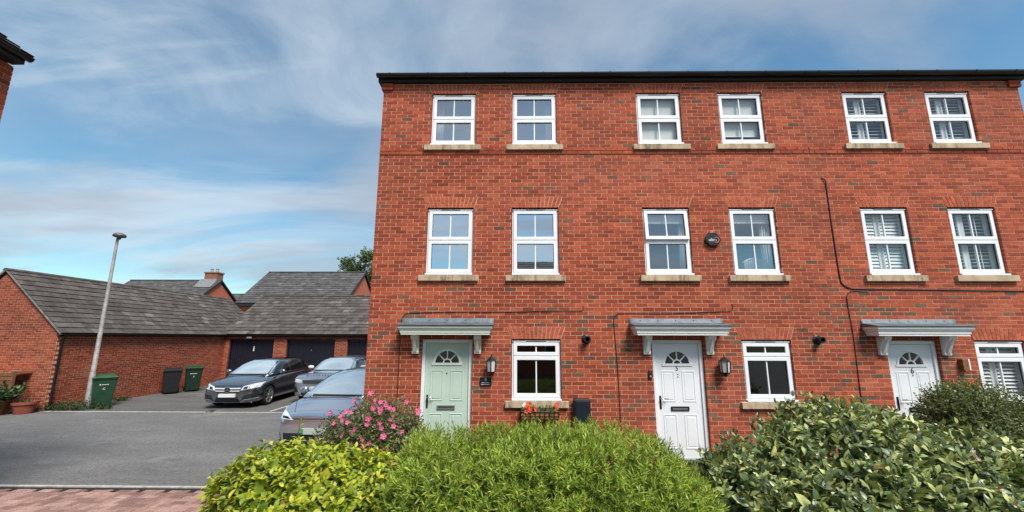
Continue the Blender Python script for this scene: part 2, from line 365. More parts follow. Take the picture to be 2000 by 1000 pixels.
    def build(s, name, mat, parent=None, smooth=False, fix=True, bevel=0.0, local=None):
        me = s.mesh(name)
        if fix:
            bm = bmesh.new(); bm.from_mesh(me); bmesh.ops.recalc_face_normals(bm, faces=bm.faces)
            if bevel:
                bmesh.ops.bevel(bm, geom=[e for e in bm.edges if len(e.link_faces) == 2 and e.calc_face_angle(0) > 0.6], offset=bevel, segments=2, affect='EDGES', profile=0.5)
            bm.to_mesh(me); bm.free()
        if smooth:
            for p in me.polygons: p.use_smooth = True
            if smooth == 'auto' : me.set_sharp_from_angle(angle=R(38))
        me.materials.append(MATS[mat])
        o = bpy.data.objects.new(name, me)
        return attach(o, parent)
def np_mesh(name, V, F, mat, parent=None, smooth=False):
    """V (n,3); F (m,k) uniform faces"""
    me = bpy.data.meshes.new(name); V = np.asarray(V, np.float32); F = np.asarray(F, np.int32); k = F.shape[1]
    me.vertices.add(len(V)); me.vertices.foreach_set('co', V.ravel())
    me.loops.add(F.size); me.loops.foreach_set('vertex_index', F.ravel())
    me.polygons.add(len(F)); me.polygons.foreach_set('loop_start', np.arange(0, F.size, k, dtype=np.int32)); me.polygons.foreach_set('loop_total', np.full(len(F), k, np.int32))
    if smooth: me.polygons.foreach_set('use_smooth', np.ones(len(F), bool))
    me.update(calc_edges=True); me.materials.append(MATS[mat])
    return attach(bpy.data.objects.new(name, me), parent)
def inst(name, me, parent, M):
    o = bpy.data.objects.new(name, me); o.matrix_basis = M; return attach(o, parent)
def text(name, s, size, mat, parent, M, depth=0.002, sx=1.0):
    cu = bpy.data.curves.new(name, 'FONT'); cu.body = s; cu.size = size; cu.extrude = depth; cu.align_x = 'CENTER'; cu.align_y = 'CENTER'; cu.resolution_u = 3
    tmp = bpy.data.objects.new(name + '_tmp', cu); COL.objects.link(tmp)
    dg = bpy.context.evaluated_depsgraph_get(); dg.update()
    me = bpy.data.meshes.new_from_object(tmp.evaluated_get(dg)); bpy.data.objects.remove(tmp); me.name = name
    me.materials.clear(); me.materials.append(MATS[mat])
    o = bpy.data.objects.new(name, me); o.matrix_basis = M @ Matrix.Diagonal((sx, 1, 1, 1)); return attach(o, parent)
FRONT = Matrix.Rotation(R(90), 4, 'X')     # text facing -Y
def kind(o, k): o['kind'] = k; return o
def rect(x0, x1, z0, z1): return [(x0, z0), (x1, z0), (x1, z1), (x0, z1)]

# ---- brickwork: every brick its own little block, cut to the openings
def clip(poly, a, b, c):
    """keep a*u+b*v+c >= 0"""
    res = []; n = len(poly)
    for i in range(n):
        p, q = poly[i], poly[(i + 1) % n]; dp = a * p[0] + b * p[1] + c; dq = a * q[0] + b * q[1] + c
        if dp >= -1e-9: res.append(p)
        if (dp > 1e-9 and dq < -1e-9) or (dp < -1e-9 and dq > 1e-9):
            t = dp / (dp - dq); res.append((p[0] + t * (q[0] - p[0]), p[1] + t * (q[1] - p[1])))
    return res
def area(poly): return 0.5 * abs(sum(poly[i][0] * poly[(i + 1) % len(poly)][1] - poly[(i + 1) % len(poly)][0] * poly[i][1] for i in range(len(poly))))
def subtract(poly, hole, gap=0.0):
    """poly minus convex ccw hole -> convex pieces; gap keeps a joint"""
    out_ = []; cur = poly; n = len(hole)
    for i in range(n):
        p, q = hole[i], hole[(i + 1) % n]; ex, ey = q[0] - p[0], q[1] - p[1]; l = math.hypot(ex, ey)
        a, b = -ey / l, ex / l; c = -(a * p[0] + b * p[1])
        o = clip(cur, -a, -b, -c - gap)
        if len(o) > 2 and area(o) > 2e-4: out_.append(o)
        cur = clip(cur, a, b, c + gap)
        if len(cur) < 3: break
    return out_
def polys_mesh(polys, T, name, mat, parent, depth=0.1025, jit=0.0012, k_=True):
    """extrude 2-D polygons (u,z) into blocks; T(u,z,d) -> world, d runs into the wall"""
    V = []; F = []
    for po in polys:
        n = len(po); b = len(V); j = random.uniform(-jit, jit)
        V += [T(u, z, j) for u, z in po] + [T(u, z, depth) for u, z in po]
        F.append(tuple(range(b, b + n))); F += [(b + i, b + n + i, b + n + (i + 1) % n, b + (i + 1) % n) for i in range(n)]
    me = bpy.data.meshes.new(name); me.from_pydata(V, [], F); me.update()
    bm = bmesh.new(); bm.from_mesh(me); bmesh.ops.recalc_face_normals(bm, faces=bm.faces); bm.to_mesh(me); bm.free()
    me.materials.append(MATS[mat]); o = bpy.data.objects.new(name, me); attach(o, parent)
    if k_: o['kind'] = 'stuff'
    return o
def courses(u0, u1, z0, z1, holes, inside=None, bl=0.2135, pitch=0.225, ch=0.0635, cp=0.075, zref=0.0, gap=0.010, uref=0.0):
    """yield (poly, is_full, u, z)"""
    i0 = int(math.floor((z0 - zref) / cp)); i1 = int(math.ceil((z1 - zref) / cp))
    for i in range(i0, i1):
        za = zref + i * cp; zb = za + ch
        off = (i % 2) * pitch / 2 + random.Random(i * 7919).uniform(-0.004, 0.004)
        k0 = int(math.floor((u0 - uref - off) / pitch)) - 1; k1 = int(math.ceil((u1 - uref - off) / pitch)) + 1
        for k in range(k0, k1):
            ua = uref + off + k * pitch; ub = ua + bl
            a, b, c, d = max(ua, u0), min(ub, u1), max(za, z0), min(zb, z1)
            if b - a < 0.03 or d - c < 0.012: continue
            po = [(a, c), (b, c), (b, d), (a, d)]
            full = (a == ua and b == ub and c == za and d == zb)
            ps = [po]
            if inside:
                for (A, B, C) in inside:
                    ps2 = []
                    for p in ps:
                        q = clip(p, A, B, C)
                        if len(q) > 2 and area(q) > 2e-4: ps2.append(q)
                    if len(ps2) != len(ps) or (ps2 and abs(area(ps2[0]) - area(ps[0])) > 1e-7): full = False
                    ps = ps2
            for h, g in holes:
                hx = [p[0] for p in h]; hz = [p[1] for p in h]
                if max(hx) + g <= a or min(hx) - g >= b or max(hz) + g <= c or min(hz) - g >= d: continue
                ps2 = []
                for p in ps: ps2 += subtract(p, h, g)
                ps = ps2; full = False
            for p in ps: yield p, full, ua, za
def brick_mesh(name, mat, bl=0.2135, ch=0.0635, dep=0.1, axis='y'):
    m = MB().box(0, bl, 0, dep, 0, ch) if axis == 'y' else MB().box(-dep, 0, 0, bl, 0, ch)
    me = m.mesh(name); me.materials.append(MATS[mat]); return me

def frosted():
    g = NG('lantern_glass'); g.base((0.8, 0.8, 0.78), 0.3); tr = g.n('BsdfTransparent'); mx = g.n('MixShader'); mx.inputs[0].default_value = 0.5
    g.L.new(g.b.outputs[0], mx.inputs[1]); g.L.new(tr.outputs[0], mx.inputs[2]); g.L.new(mx.outputs[0], g.out.inputs[0])
frosted()
plain('tile_butt_shade', (0.018, 0.016, 0.014), 0.95, var=0.3); plain('chimney_brick', (0.24, 0.11, 0.075), 0.95, var=0.25, scale=6)  # near-black tile butts: shadow lines between courses painted in, along with dirt
# ------------------------------------------------------------------ setting
G = -0.2
def sheet(name, x0, x1, y0, y1, z, mat):
    m = MB().add([(x0, y0, z), (x1, y0, z), (x1, y1, z), (x0, y1, z)], [(0, 1, 2, 3)])
    return kind(m.build(name, mat, fix=False), 'structure')
sheet('ground', -600, 600, -600, 600, G - 0.02, 'grass_ground')
sheet('road', -60, 60, -60, -2.72, G - 0.006, 'asphalt_old')
sheet('tarmac_court', -60, 14, -0.75, 5.235, G, 'asphalt')
sheet('parking_apron', -60, 14, 5.292, 40, G - 0.002, 'asphalt_old')
edge = MB()
xx = -40.0
while xx < -3.2:
    edge.box(xx, xx + 0.905, 5.23, 5.297, G - 0.1, G + 0.010 + random.uniform(-0.003, 0.003)); xx += 0.915
kind(edge.build('edging_strip', 'concrete_edge'), 'structure')
sheet('bay_line', -7.86, -7.80, 5.45, 7.6, G + 0.003, 'line_paint')
# block paving in 90 degree herringbone
pv = MB().box(-9.6, -2.6, -2.72, -0.80, G - 0.09, G - 0.012)
paving = kind(pv.build('paved_path', 'dark_gap'), 'structure')
k_ = MB().box(-20, -2.6, -0.80, -0.755, G - 0.1, G + 0.006); kind(k_.build('kerb_edging', 'concrete_edge'), 'structure')
def paver(L_, W_):
    g = 0.004; c = 0.006; m = MB(); x0, x1, y0, y1 = g, L_ - g, g, W_ - g
    vs = [(x0, y0, -0.03), (x1, y0, -0.03), (x1, y1, -0.03), (x0, y1, -0.03), (x0, y0, -c), (x1, y0, -c), (x1, y1, -c), (x0, y1, -c),
          (x0 + c, y0 + c, 0), (x1 - c, y0 + c, 0), (x1 - c, y1 - c, 0), (x0 + c, y1 - c, 0)]
    fs = [(8, 9, 10, 11)] + [(i, (i + 1) % 4, 4 + (i + 1) % 4, 4 + i) for i in range(4)] + [(4 + i, 4 + (i + 1) % 4, 8 + (i + 1) % 4, 8 + i) for i in range(4)]
    return m.add(vs, fs)
PW = 0.1
pos = []
for a in range(-90, 90):
    for b in range(-45, 45):
        ox, oy = a + 2 * b, a - 2 * b
        for (px_, py_, h) in ((ox, oy, 1), (ox + 2, oy - 1, 0)):
            x, y = -6.0 + px_ * PW, -1.7 + py_ * PW
            lx, ly = (2 * PW, PW) if h else (PW, 2 * PW)
            if x > -9.5 and x + lx < -2.65 and y > -2.70 and y + ly < -0.805: pos.append((x, y, h))
def inview(x, y):   # inside the camera's view: not under the golden shrub, not left of the frame
    d = y - EYE.y
    return x > -1.333 * (d * 0.985 - 0.4) - 0.15 and x < -3.2 + (y + 2.3) * -0.9
near = sorted([p for p in pos if inview(p[0], p[1]) and p[1] > -2.0], key=lambda p: (p[0]) ** 2 + (p[1] + 7.25) ** 2)[:300]
nset = set(near)
mh, mv = paver(2 * PW, PW).mesh('paving_brick'), paver(PW, 2 * PW).mesh('paving_brick')
for me in (mh, mv): me.materials.append(MATS['paver_object'])
for x, y, h in near:
    inst('paving_brick', mh if h else mv, paving, Matrix.Translation((x, y, G + random.uniform(-0.002, 0.003))) @ Matrix.Rotation(random.uniform(-0.012, 0.012), 4, 'Y'))
rest = MB()
for x, y, h in pos:
    if (x, y, h) in nset: continue
    p = paver(2 * PW, PW) if h else paver(PW, 2 * PW); z = G + random.uniform(-0.002, 0.003)
    rest.add([(v[0] + x, v[1] + y, v[2] + z) for v in p.v], p.f)
kind(rest.build('paving_brick_field', 'paver_island', paving), 'stuff')
# raised planting bed in front of the terrace
bed = MB(); nx_, ny_ = 60, 14; vs = []
for j in range(ny_ + 1):
    for i in range(nx_ + 1):
        x = -4.0 + 15.5 * i / nx_; y = -3.4 + 3.39 * j / ny_
        e = min(1.0, (x + 4.0) / 1.0, (y + 3.4) / 0.7); vs.append((x, y, G - 0.03 + 0.16 * max(e, 0) + random.uniform(0, 0.015)))
bed.add(vs, [(j * (nx_ + 1) + i, j * (nx_ + 1) + i + 1, (j + 1) * (nx_ + 1) + i + 1, (j + 1) * (nx_ + 1) + i) for j in range(ny_) for i in range(nx_)])
kind(bed.build('planting_bed', 'soil', fix=False), 'structure')

# ------------------------------------------------------------------ terrace of three houses
ZE = 7.36                       # top of brickwork
CTR = [-1.29, 2.965, 7.235]     # door centres
WX = [(-1.758, -0.092), (2.462, 4.137), (6.682, 8.366)]
HX = [(-2.78, 1.635), (1.635, 5.855), (5.855, 10.28)]
WW = 0.91
ROWS = {'ground': (1.0, 2.1), 'first': (3.3, 4.65), 'second': (5.97, 7.14)}
SPLIT = {'ground': 0.70, 'first': 0.50, 'second': 0.49}
ARCH = {'ground': 0.225, 'first': 0.225, 'second': 0.205}
TF = lambda u, z, d: (u, d, z)
brick_me = brick_mesh('brick', 'brick_object')
def arch_bricks(parent, x0, w_, z, h):
    n = 13; e = 0.085; polys = []
    for i in range(n):
        a0, a1 = i / n, (i + 1) / n
        b0, b1 = x0 + w_ * a0 + 0.0065, x0 + w_ * a1 - 0.0065
        t0, t1 = x0 - e + (w_ + 2 * e) * a0 + 0.0065, x0 - e + (w_ + 2 * e) * a1 - 0.0065
        if i % 2: cuts = (0.0, 0.62, 1.0)
        else: cuts = (0.0, 0.36, 1.0)
        for c0, c1 in zip(cuts, cuts[1:]):
            za, zb = z + h * c0 + (0.004 if c0 else 0), z + h * c1 - (0.004 if c1 < 1 else 0.006)
            fa, fb = (za - z) / h, (zb - z) / h
            polys.append([(b0 + (t0 - b0) * fa, za), (b1 + (t1 - b1) * fa, za), (b1 + (t1 - b1) * fb, zb), (b0 + (t0 - b0) * fb, zb)])
    for q, po in enumerate(polys):
        m = MB(); j = random.uniform(-0.001, 0.002)
        m.add([(u, -0.003 + j, v) for u, v in po] + [(u, 0.1, v) for u, v in po], [(0, 1, 2, 3), (0, 4, 5, 1), (1, 5, 6, 2), (2, 6, 7, 3), (3, 7, 4, 0)])
        m.build('brick', 'arch_brick_object', parent)
def window(house, x0, row, glassm, ajar=0.0, label=None):
    z0, z1 = ROWS[row]; x1 = x0 + WW; sp = z0 + (z1 - z0) * SPLIT[row] + 0.02
    g = 0.006; yo = 0.045
    fr = MB().ring(rect(x0 + g, x1 - g, z0 + 0.03, z1 - 0.022), rect(x0 + 0.045, x1 - 0.045, z0 + 0.075, z1 - 0.062), yo, yo + 0.07)
    fr.box(x0 + 0.046, x1 - 0.046, yo + 0.002, yo + 0.068, sp - 0.012, sp + 0.012)
    win = fr.build('window', 'upvc', house, bevel=0.003)
    MB().box(x0 + 0.003, x1 - 0.003, -0.032, yo - 0.002, z0 + 0.004, z0 + 0.034).build('nose_sill', 'upvc', win, bevel=0.004)
    MB().box(x0 + 0.012, x1 - 0.012, yo - 0.022, yo - 0.001, z1 - 0.052, z1 - 0.03).build('trickle_vent', 'upvc', win, bevel=0.003)
    MB().box(x0 + 0.27, x1 - 0.27, yo - 0.024, yo - 0.021, z1 - 0.046, z1 - 0.037).build('vent_slot', 'black_plastic', win)
    for (a, b, top) in ((z0 + 0.06, sp - 0.006, False), (sp + 0.006, z1 - 0.058, True)):
        xa, xb = x0 + 0.034, x1 - 0.034; pr = 0.066
        s = MB().ring(rect(xa, xb, a, b), rect(xa + pr, xb - pr, a + pr, b - pr), yo - 0.016, yo + 0.045)
        xc = (xa + xb) / 2
        gl = MB().box(xc - 0.012, xc + 0.012, yo + 0.004, yo + 0.036, a + pr - 0.004, b - pr + 0.004)
        ga = MB().ring(rect(xa + pr - 0.003, xb - pr + 0.003, a + pr - 0.003, b - pr + 0.003), rect(xa + pr + 0.007, xb - pr - 0.007, a + pr + 0.007, b - pr - 0.007), yo + 0.006, yo + 0.03)
        objs = [s.build('sash', 'upvc', win, bevel=0.006), gl.build('glazing_bar', 'upvc', win, bevel=0.003), ga.build('gasket', 'gasket', win)]
        for (pa, pb) in ((xa + pr, xc - 0.011), (xc + 0.011, xb - pr)):
            objs.append(MB().box(pa, pb, yo + 0.014, yo + 0.02, a + pr, b - pr).build('pane', glassm, win))
        if top and ajar:
            piv = Vector(((xa + xb) / 2, yo, b)); Mx = Matrix.Translation(piv) @ Matrix.Rotation(-ajar, 4, 'X') @ Matrix.Translation(-piv)
            for o in objs: o.matrix_basis = Mx @ o.matrix_basis
    # the room behind
    a, b, c, d = x0 - 0.28, x1 + 0.28, z0 - 0.35, z1 + 0.12
    rm = MB().add([(a, 0.14, c), (b, 0.14, c), (b, 0.14, d), (a, 0.14, d), (a, 1.9, c), (b, 1.9, c), (b, 1.9, d), (a, 1.9, d)],
                  [(4, 7, 6, 5), (0, 4, 5, 1), (3, 2, 6, 7), (0, 3, 7, 4), (1, 5, 6, 2)])
    rm.ring(rect(a, b, c, d), rect(x0, x1, z0, z1), 0.13, 0.14)
    rm.build('room_lining', 'room', win, fix=False)
    return win
def door(house, cx, leafm, num, inkm):
    w2 = 0.472; x0, x1 = cx - w2, cx + w2; zt = 2.1; y = 0.05
    fo = [(x0 + 0.004, 0.0), (x0 + 0.004, zt - 0.01), (x1 - 0.004, zt - 0.01), (x1 - 0.004, 0.0)]; fi = [(x0 + 0.066, 0.0), (x0 + 0.066, zt - 0.075), (x1 - 0.066, zt - 0.075), (x1 - 0.066, 0.0)]
    m = MB(); m.prism([fo[0], fo[1], fi[1], fi[0]], y, y + 0.07); m.prism([fo[1], fo[2], fi[2], fi[1]], y, y + 0.07); m.prism([fo[2], fo[3], fi[3], fi[2]], y, y + 0.07)
    m.build('door_frame', 'upvc', house, bevel=0.004)
    la, lb, lz = x0 + 0.07, x1 - 0.07, zt - 0.079; yl = y + 0.028
    R0, zc = 0.235, 1.655    # fanlight radius, springing height
    # leaf with a half-round opening: build as strips round the arc
    lf = MB(); n = 16; arc = [(cx + R0 * math.cos(math.pi * i / n), zc + R0 * math.sin(math.pi * i / n)) for i in range(n + 1)]
    lf.prism(rect(la, lb, 0.02, zc), yl, yl + 0.044)
    lf.prism([(lb, zc), (lb, lz)] + [(cx, lz)] + arc[n // 2::-1], yl, yl + 0.044)
    lf.prism([(la, zc)] + arc[n:n // 2 - 1:-1] + [(cx, lz), (la, lz)], yl, yl + 0.044)
    d = lf.build('door', leafm, house)
    MB().box(la, lb, y - 0.03, y + 0.05, -0.02, 0.018).build('threshold', 'steel', house)
    # fanlight
    f = MB(); o_ = [(cx + (R0 + 0.028) * math.cos(math.pi * i / n), zc + (R0 + 0.028) * math.sin(math.pi * i / n)) for i in range(n + 1)]; i_ = [(cx + (R0 - 0.012) * math.cos(math.pi * i / n), zc + (R0 - 0.012) * math.sin(math.pi * i / n)) for i in range(n + 1)]
    for i in range(n): f.prism([o_[i], o_[i + 1], i_[i + 1], i_[i]], yl - 0.012, yl + 0.01)
    f.box(cx - R0 - 0.045, cx + R0 + 0.045, yl - 0.014, yl + 0.01, zc - 0.035, zc + 0.006)
    h_ = 0.085
    for i in range(8):
        a0, a1 = math.pi * i / 8, math.pi * (i + 1) / 8
        f.prism([(cx + r * math.cos(a), zc + r * math.sin(a)) for r, a in ((h_, a0), (h_, a1), (h_ - 0.02, a1), (h_ - 0.02, a0))], yl - 0.008, yl + 0.02)
    for a in (45, 90, 135):
        c, s = math.cos(R(a)), math.sin(R(a)); t = 0.010
        f.prism([(cx + c * h_ - s * t, zc + s * h_ + c * t), (cx + c * h_ + s * t, zc + s * h_ - c * t), (cx + c * R0 + s * t, zc + s * R0 - c * t), (cx + c * R0 - s * t, zc + s * R0 + c * t)], yl - 0.006, yl + 0.02)
    f.build('fanlight_frame', leafm if leafm == 'white_door' else 'pale_mint', d)
    for k in range(4):
        a0, a1 = R(45 * k), R(45 * (k + 1)); pts = [(h_, a0)] + [(R0 - 0.002, a0 + (a1 - a0) * q / 5) for q in range(6)] + [(h_, a1)]
        MB().prism([(cx + r * math.cos(a), zc + r * math.sin(a)) for r, a in pts], yl + 0.008, yl + 0.014).build('pane', 'glass_clear', d)
    MB().prism([(cx + (h_ - 0.01) * math.cos(math.pi * q / 8), zc + (h_ - 0.01) * math.sin(math.pi * q / 8)) for q in range(9)], yl + 0.008, yl + 0.014).build('pane', 'glass_clear', d)
    rm = MB().box(la, lb, yl + 0.3, yl + 0.35, 1.3, 2.1).build('hall_lining', 'dark_gap', d)  # near-black panel: the hall's darkness is put into its colour
    # raised panels
    for sx in (-1, 1):
        for (za, zb) in ((0.985, 1.53), (0.18, 0.765)):
            pc = cx + sx * 0.185; hw = 0.118
            m = MB().ring(rect(pc - hw, pc + hw, za, zb), rect(pc - hw + 0.02, pc + hw - 0.02, za + 0.02, zb - 0.02), yl - 0.007, yl + 0.004)
            m.prism(rect(pc - hw + 0.04, pc + hw - 0.04, za + 0.04, zb - 0.04), yl - 0.005, yl + 0.004)
            m.build('panel', leafm, d, bevel=0.0045)
    lb_ = MB().ring(rect(cx - 0.165, cx + 0.165, 0.83, 0.905), rect(cx - 0.138, cx + 0.138, 0.848, 0.887), yl - 0.016, yl + 0.002).build('letterbox', 'black_metal' if num != '4' else 'grey_ink', d, bevel=0.004)
    MB().box(cx - 0.139, cx + 0.139, yl - 0.008, yl, 0.847, 0.888).build('flap', 'chrome' if num == '4' else 'grey_ink', lb_)
    hx = la + 0.055
    hb = MB().box(hx - 0.017, hx + 0.017, yl - 0.012, yl, 0.86, 1.09).build('handle', 'black_metal', d, bevel=0.004)
    MB().tube([(hx, yl - 0.01, 1.045), (hx, yl - 0.05, 1.045), (hx + 0.02, yl - 0.055, 1.045), (hx + 0.125, yl - 0.055, 1.042)], 0.009, 8).build('lever', 'chrome', hb, smooth=True)
    MB().lathe([(0.0, -0.008), (0.011, -0.008), (0.013, 0.0)], (cx, yl, 1.47), 12, 'y').build('spyhole', 'chrome' if num != '4' else 'black_metal', d)
    if num == '5':
        MB().lathe([(0.0, -0.008), (0.009, -0.008), (0.010, 0.0)], (cx, yl, 1.425), 12, 'y').build('spyhole', 'black_metal', d)
        text('number', '5', 0.13, inkm, d, Matrix.Translation((cx - 0.01, yl - 0.003, 1.575)) @ FRONT, sx=0.85)
    if num == '6': text('number', '6', 0.15, inkm, d, Matrix.Translation((cx + 0.0, yl - 0.003, 1.545)) @ FRONT, sx=0.9)
    return d
def canopy(house, cx, mint):
    m = 'pale_mint' if mint else 'white_paint'; pj = 0.32; hw = 0.865
    # moulded cornice: stacked, each step smaller, mitred at the ends
    prof = [(0.040, 2.175), (0.040, 2.205), (0.050, 2.209), (0.053, 2.245), (0.065, 2.260), (0.072, 2.275), (0.085, 2.290), (0.088, 2.298), (0.088, 2.335)]
    vs = []; fs = []
    for q, z in prof:
        a = hw - 0.105 + q; d = pj - 0.105 + q
        vs += [(cx - a, 0.0, z), (cx - a, -d, z), (cx + a, -d, z), (cx + a, 0.0, z)]
    for i in range(len(prof) - 1):
        for k in range(3): fs.append((4 * i + k, 4 * i + k + 1, 4 * i + 5 + k, 4 * i + 4 + k))
    fs += [(0, 3, 2, 1), tuple(4 * (len(prof) - 1) + k for k in range(4))]
    can = MB().add(vs, fs).build('canopy', m, house)
    a, d = hw, pj + 0.005
    ld = MB().add([(cx - a, -0.02, 2.335), (cx - a, -d, 2.335), (cx + a, -d, 2.335), (cx + a, -0.02, 2.335),
                   (cx - a - 0.01, -0.005, 2.405), (cx - a - 0.01, -d - 0.008, 2.352), (cx + a + 0.01, -d - 0.008, 2.352), (cx + a + 0.01, -0.005, 2.405)],
                  [(0, 3, 2, 1), (4, 5, 6, 7), (0, 1, 5, 4), (1, 2, 6, 5), (2, 3, 7, 6), (3, 0, 4, 7)]).build('lead_roof', 'lead', can, bevel=0.005)
    vs = []; fs = []; nn = 24
    for i in range(nn + 1):
        x = cx - a + 2 * a * i / nn; b = random.uniform(-0.003, 0.003); vs += [(x, -0.006 + b * .4, 2.482 + b), (x, -0.012 + b * .4, 2.40), (x, -0.09, 2.398 + b)]
    for i in range(nn):
        for k in range(2): fs.append((3 * i + k, 3 * i + k + 1, 3 * i + 4 + k, 3 * i + 3 + k))
    fl = MB().add(vs, fs).build('flashing', 'lead', can, smooth=True)
    md = fl.modifiers.new('t', 'SOLIDIFY'); md.thickness = 0.005
    for i in range(5): MB().lathe([(0, -0.006), (0.009, -0.005), (0.011, 0)], (cx - 0.66 + 0.33 * i, -0.012, 2.455), 10, 'y').build('fixing', 'chrome', fl)
    for sx in (-1, 1):
        bx = cx + sx * 0.575; hwb = 0.062
        pr = [(0.0, 1.83), (-0.055, 1.83), (-0.06, 1.86), (-0.05, 1.90), (-0.065, 1.97), (-0.11, 2.05), (-0.165, 2.10), (-0.185, 2.14), (-0.185, 2.174), (0.0, 2.174)]
        b = MB().prism(pr, bx - hwb, bx + hwb, 'x').build('bracket', 'cream_paint' if mint else 'white_paint', can, bevel=0.004)
        MB().add([(bx - 0.03, -0.062, 1.865), (bx + 0.03, -0.062, 1.865), (bx + 0.03, -0.06, 1.90), (bx - 0.03, -0.06, 1.90), (bx - 0.034, -0.075, 1.865), (bx + 0.034, -0.075, 1.865), (bx + 0.012, -0.192, 2.13), (bx - 0.012, -0.192, 2.13)],
                 [(0, 1, 5, 4), (4, 5, 6, 7), (0, 4, 7, 3), (1, 2, 6, 5), (2, 3, 7, 6)]).build('scroll', 'cream_paint' if mint else 'white_paint', b)
    return can
HOUSES = []
def terrace_house(i, label, door_col):
    hx0, hx1 = HX[i]; cx = CTR[i]
    H = thing('terraced_house', label, 'house', ((hx0 + hx1) / 2, 0, 0), 'houses of the brick terrace'); HOUSES.append(H)
    doorx = (cx - 0.472, cx + 0.472)
    openings = [rect(doorx[0], doorx[1], -0.3, 2.1)]; extra = []
    wins = [(WX[i][1], 'ground')] + [(x, r) for r in ('first', 'second') for x in WX[i]]
    for x, r in wins:
        z0, z1 = ROWS[r]; openings.append(rect(x, x + WW, z0, z1)); h = ARCH[r]
        extra.append([(x, z1), (x + WW, z1), (x + WW + 0.085, z1 + h), (x - 0.085, z1 + h)])
        extra.append(rect(x - 0.12, x + WW + 0.12, z0 - 0.12, z0))
    # mortar bed
    cells = [rect(hx0 + (0.004 if i == 0 else 0), hx1 - (0.004 if i == 2 else 0), -0.3, ZE)]
    for o in openings:
        o2 = rect(o[0][0] - 0.004, o[1][0] + 0.004, o[0][1] - 0.004, o[2][1] + 0.004); c2 = []
        for c in cells: c2 += subtract(c, o2)
        cells = c2
    m = MB()
    for c in cells: m.add([(u, 0.0035, z) for u, z in c], [tuple(range(len(c)))])
    for o in openings:
        x0, x1, z0, z1 = o[0][0] - 0.004, o[1][0] + 0.004, o[0][1] - 0.004, o[2][1] + 0.004
        m.add([(x0, 0.0035, z0), (x1, 0.0035, z0), (x1, 0.0035, z1), (x0, 0.0035, z1), (x0, 0.16, z0), (x1, 0.16, z0), (x1, 0.16, z1), (x0, 0.16, z1)],
              [(0, 1, 5, 4), (1, 2, 6, 5), (2, 3, 7, 6), (3, 0, 4, 7)])
    wall = m.build('wall', 'mortar', H, fix=False)
    holes = [(o, 0.0) for o in openings] + [(e, 0.006) for e in extra]
    full = []; bulk = []; band = []
    ra, rb = (hx0 - 0.23 if i == 1 else hx0 + (0.006 if i == 2 else 0)), (hx1 + 0.23 if i == 0 else hx1 - (0.006 if i == 1 else 0))
    for po, isf, u, z in courses(ra, rb, -0.3, ZE - 0.01, holes):
        mx = (min(p[0] for p in po) + max(p[0] for p in po)) / 2
        if i < 2 and ((i == 1 and mx < hx0) or (i == 0 and mx >= hx1)): continue
        if 5.77 < z < 5.91: band.append(po)
        elif isf and z > 1.2: full.append((u, z, po))
        else: bulk.append(po)
    full.sort(key=lambda b: (b[0] + 0.1) ** 2 + 7.25 ** 2 + (b[1] - 2.1) ** 2 * 1.5)
    for u, z, po in full[:300]:
        inst('brick', brick_me, H, Matrix.Translation((u, random.uniform(-0.0015, 0.0015), z)))
    bulk += [b[2] for b in full[300:]]
    polys_mesh(bulk, TF, 'brickwork', 'brick_island', H)
    polys_mesh(band, lambda u, z, d: (u, d - 0.014, z), 'string_course', 'brick_island', H)
    if i == 2: MB().box(hx0 - 0.0065, hx0 + 0.0065, 0.0005, 0.02, -0.2, ZE - 0.01).build('movement_joint', 'sealant', H)
    # windows, arches, sills
    for x, r in wins:
        z0, z1 = ROWS[r]
        MB().box(x - 0.115, x + WW + 0.115, -0.055, 0.10, z0 - 0.115, z0 - 0.003).build('stone_sill', 'sill_stone', H, bevel=0.006)
        ar = MB().box(x - 0.004, x + WW + 0.004, 0.012, 0.10, z1 + 0.002, z1 + 0.008).build('window_arch', 'mortar', H)
        arch_bricks(ar, x, WW, z1 + 0.001, ARCH[r])
    col = {'ground': ('glass_clear',) * 2, 'first': (('glass_high', 'glass_high'), ('glass_mid', 'glass_mid'), ('glass_clear', 'glass_clear'))[i], 'second': (('glass_upper', 'glass_upper'), ('glass_clear', 'glass_clear'), ('glass_clear', 'glass_clear'))[i]}
    for x, r in wins:
        k = 0 if x == WX[i][0] else 1
        window(H, x, r, col[r][k], ajar=R(4.5) if (i == 1 and r == 'first' and k == 0) else 0.0)
    door(H, cx, door_col, str(4 + i), 'black_ink')
    canopy(H, cx, i == 0)
    # eaves
    ea, eb = hx0 - (0.10 if i == 0 else 0), hx1 + (0.12 if i == 2 else 0)
    MB().box(ea, eb, -0.075, 0.2, ZE + 0.003, ZE + 0.125).build('fascia', 'fascia_black', H)
    g = MB(); prof = [(0.062 * math.cos(a), 0.062 * math.sin(a)) for a in [math.pi + math.pi * q / 8 for q in range(9)]]; inn = [(u * 0.93, v * 0.93) for u, v in prof[::-1]]
    sag = 0.0; g.prism([(-0.138 + u, ZE + 0.118 + v) for u, v in prof + inn], ea - 0.01, eb + 0.01, 'x')
    gut = g.build('gutter', 'gutter_black', H)
    x = ea + 0.25
    while x < eb - 0.1:
        c = MB(); pr2 = [(u * 1.1, v * 1.1) for u, v in prof]; c.prism([(-0.138 + u, ZE + 0.120 + v) for u, v in pr2 + [(p[0], p[1]) for p in prof[::-1]]], x, x + 0.035, 'x'); c.build('gutter_union', 'gutter_black', gut); x += 0.79
    rz, ry = ZE + 0.13 + 4.1 * math.tan(R(34)), 4.1
    ro = MB(); nco = 16
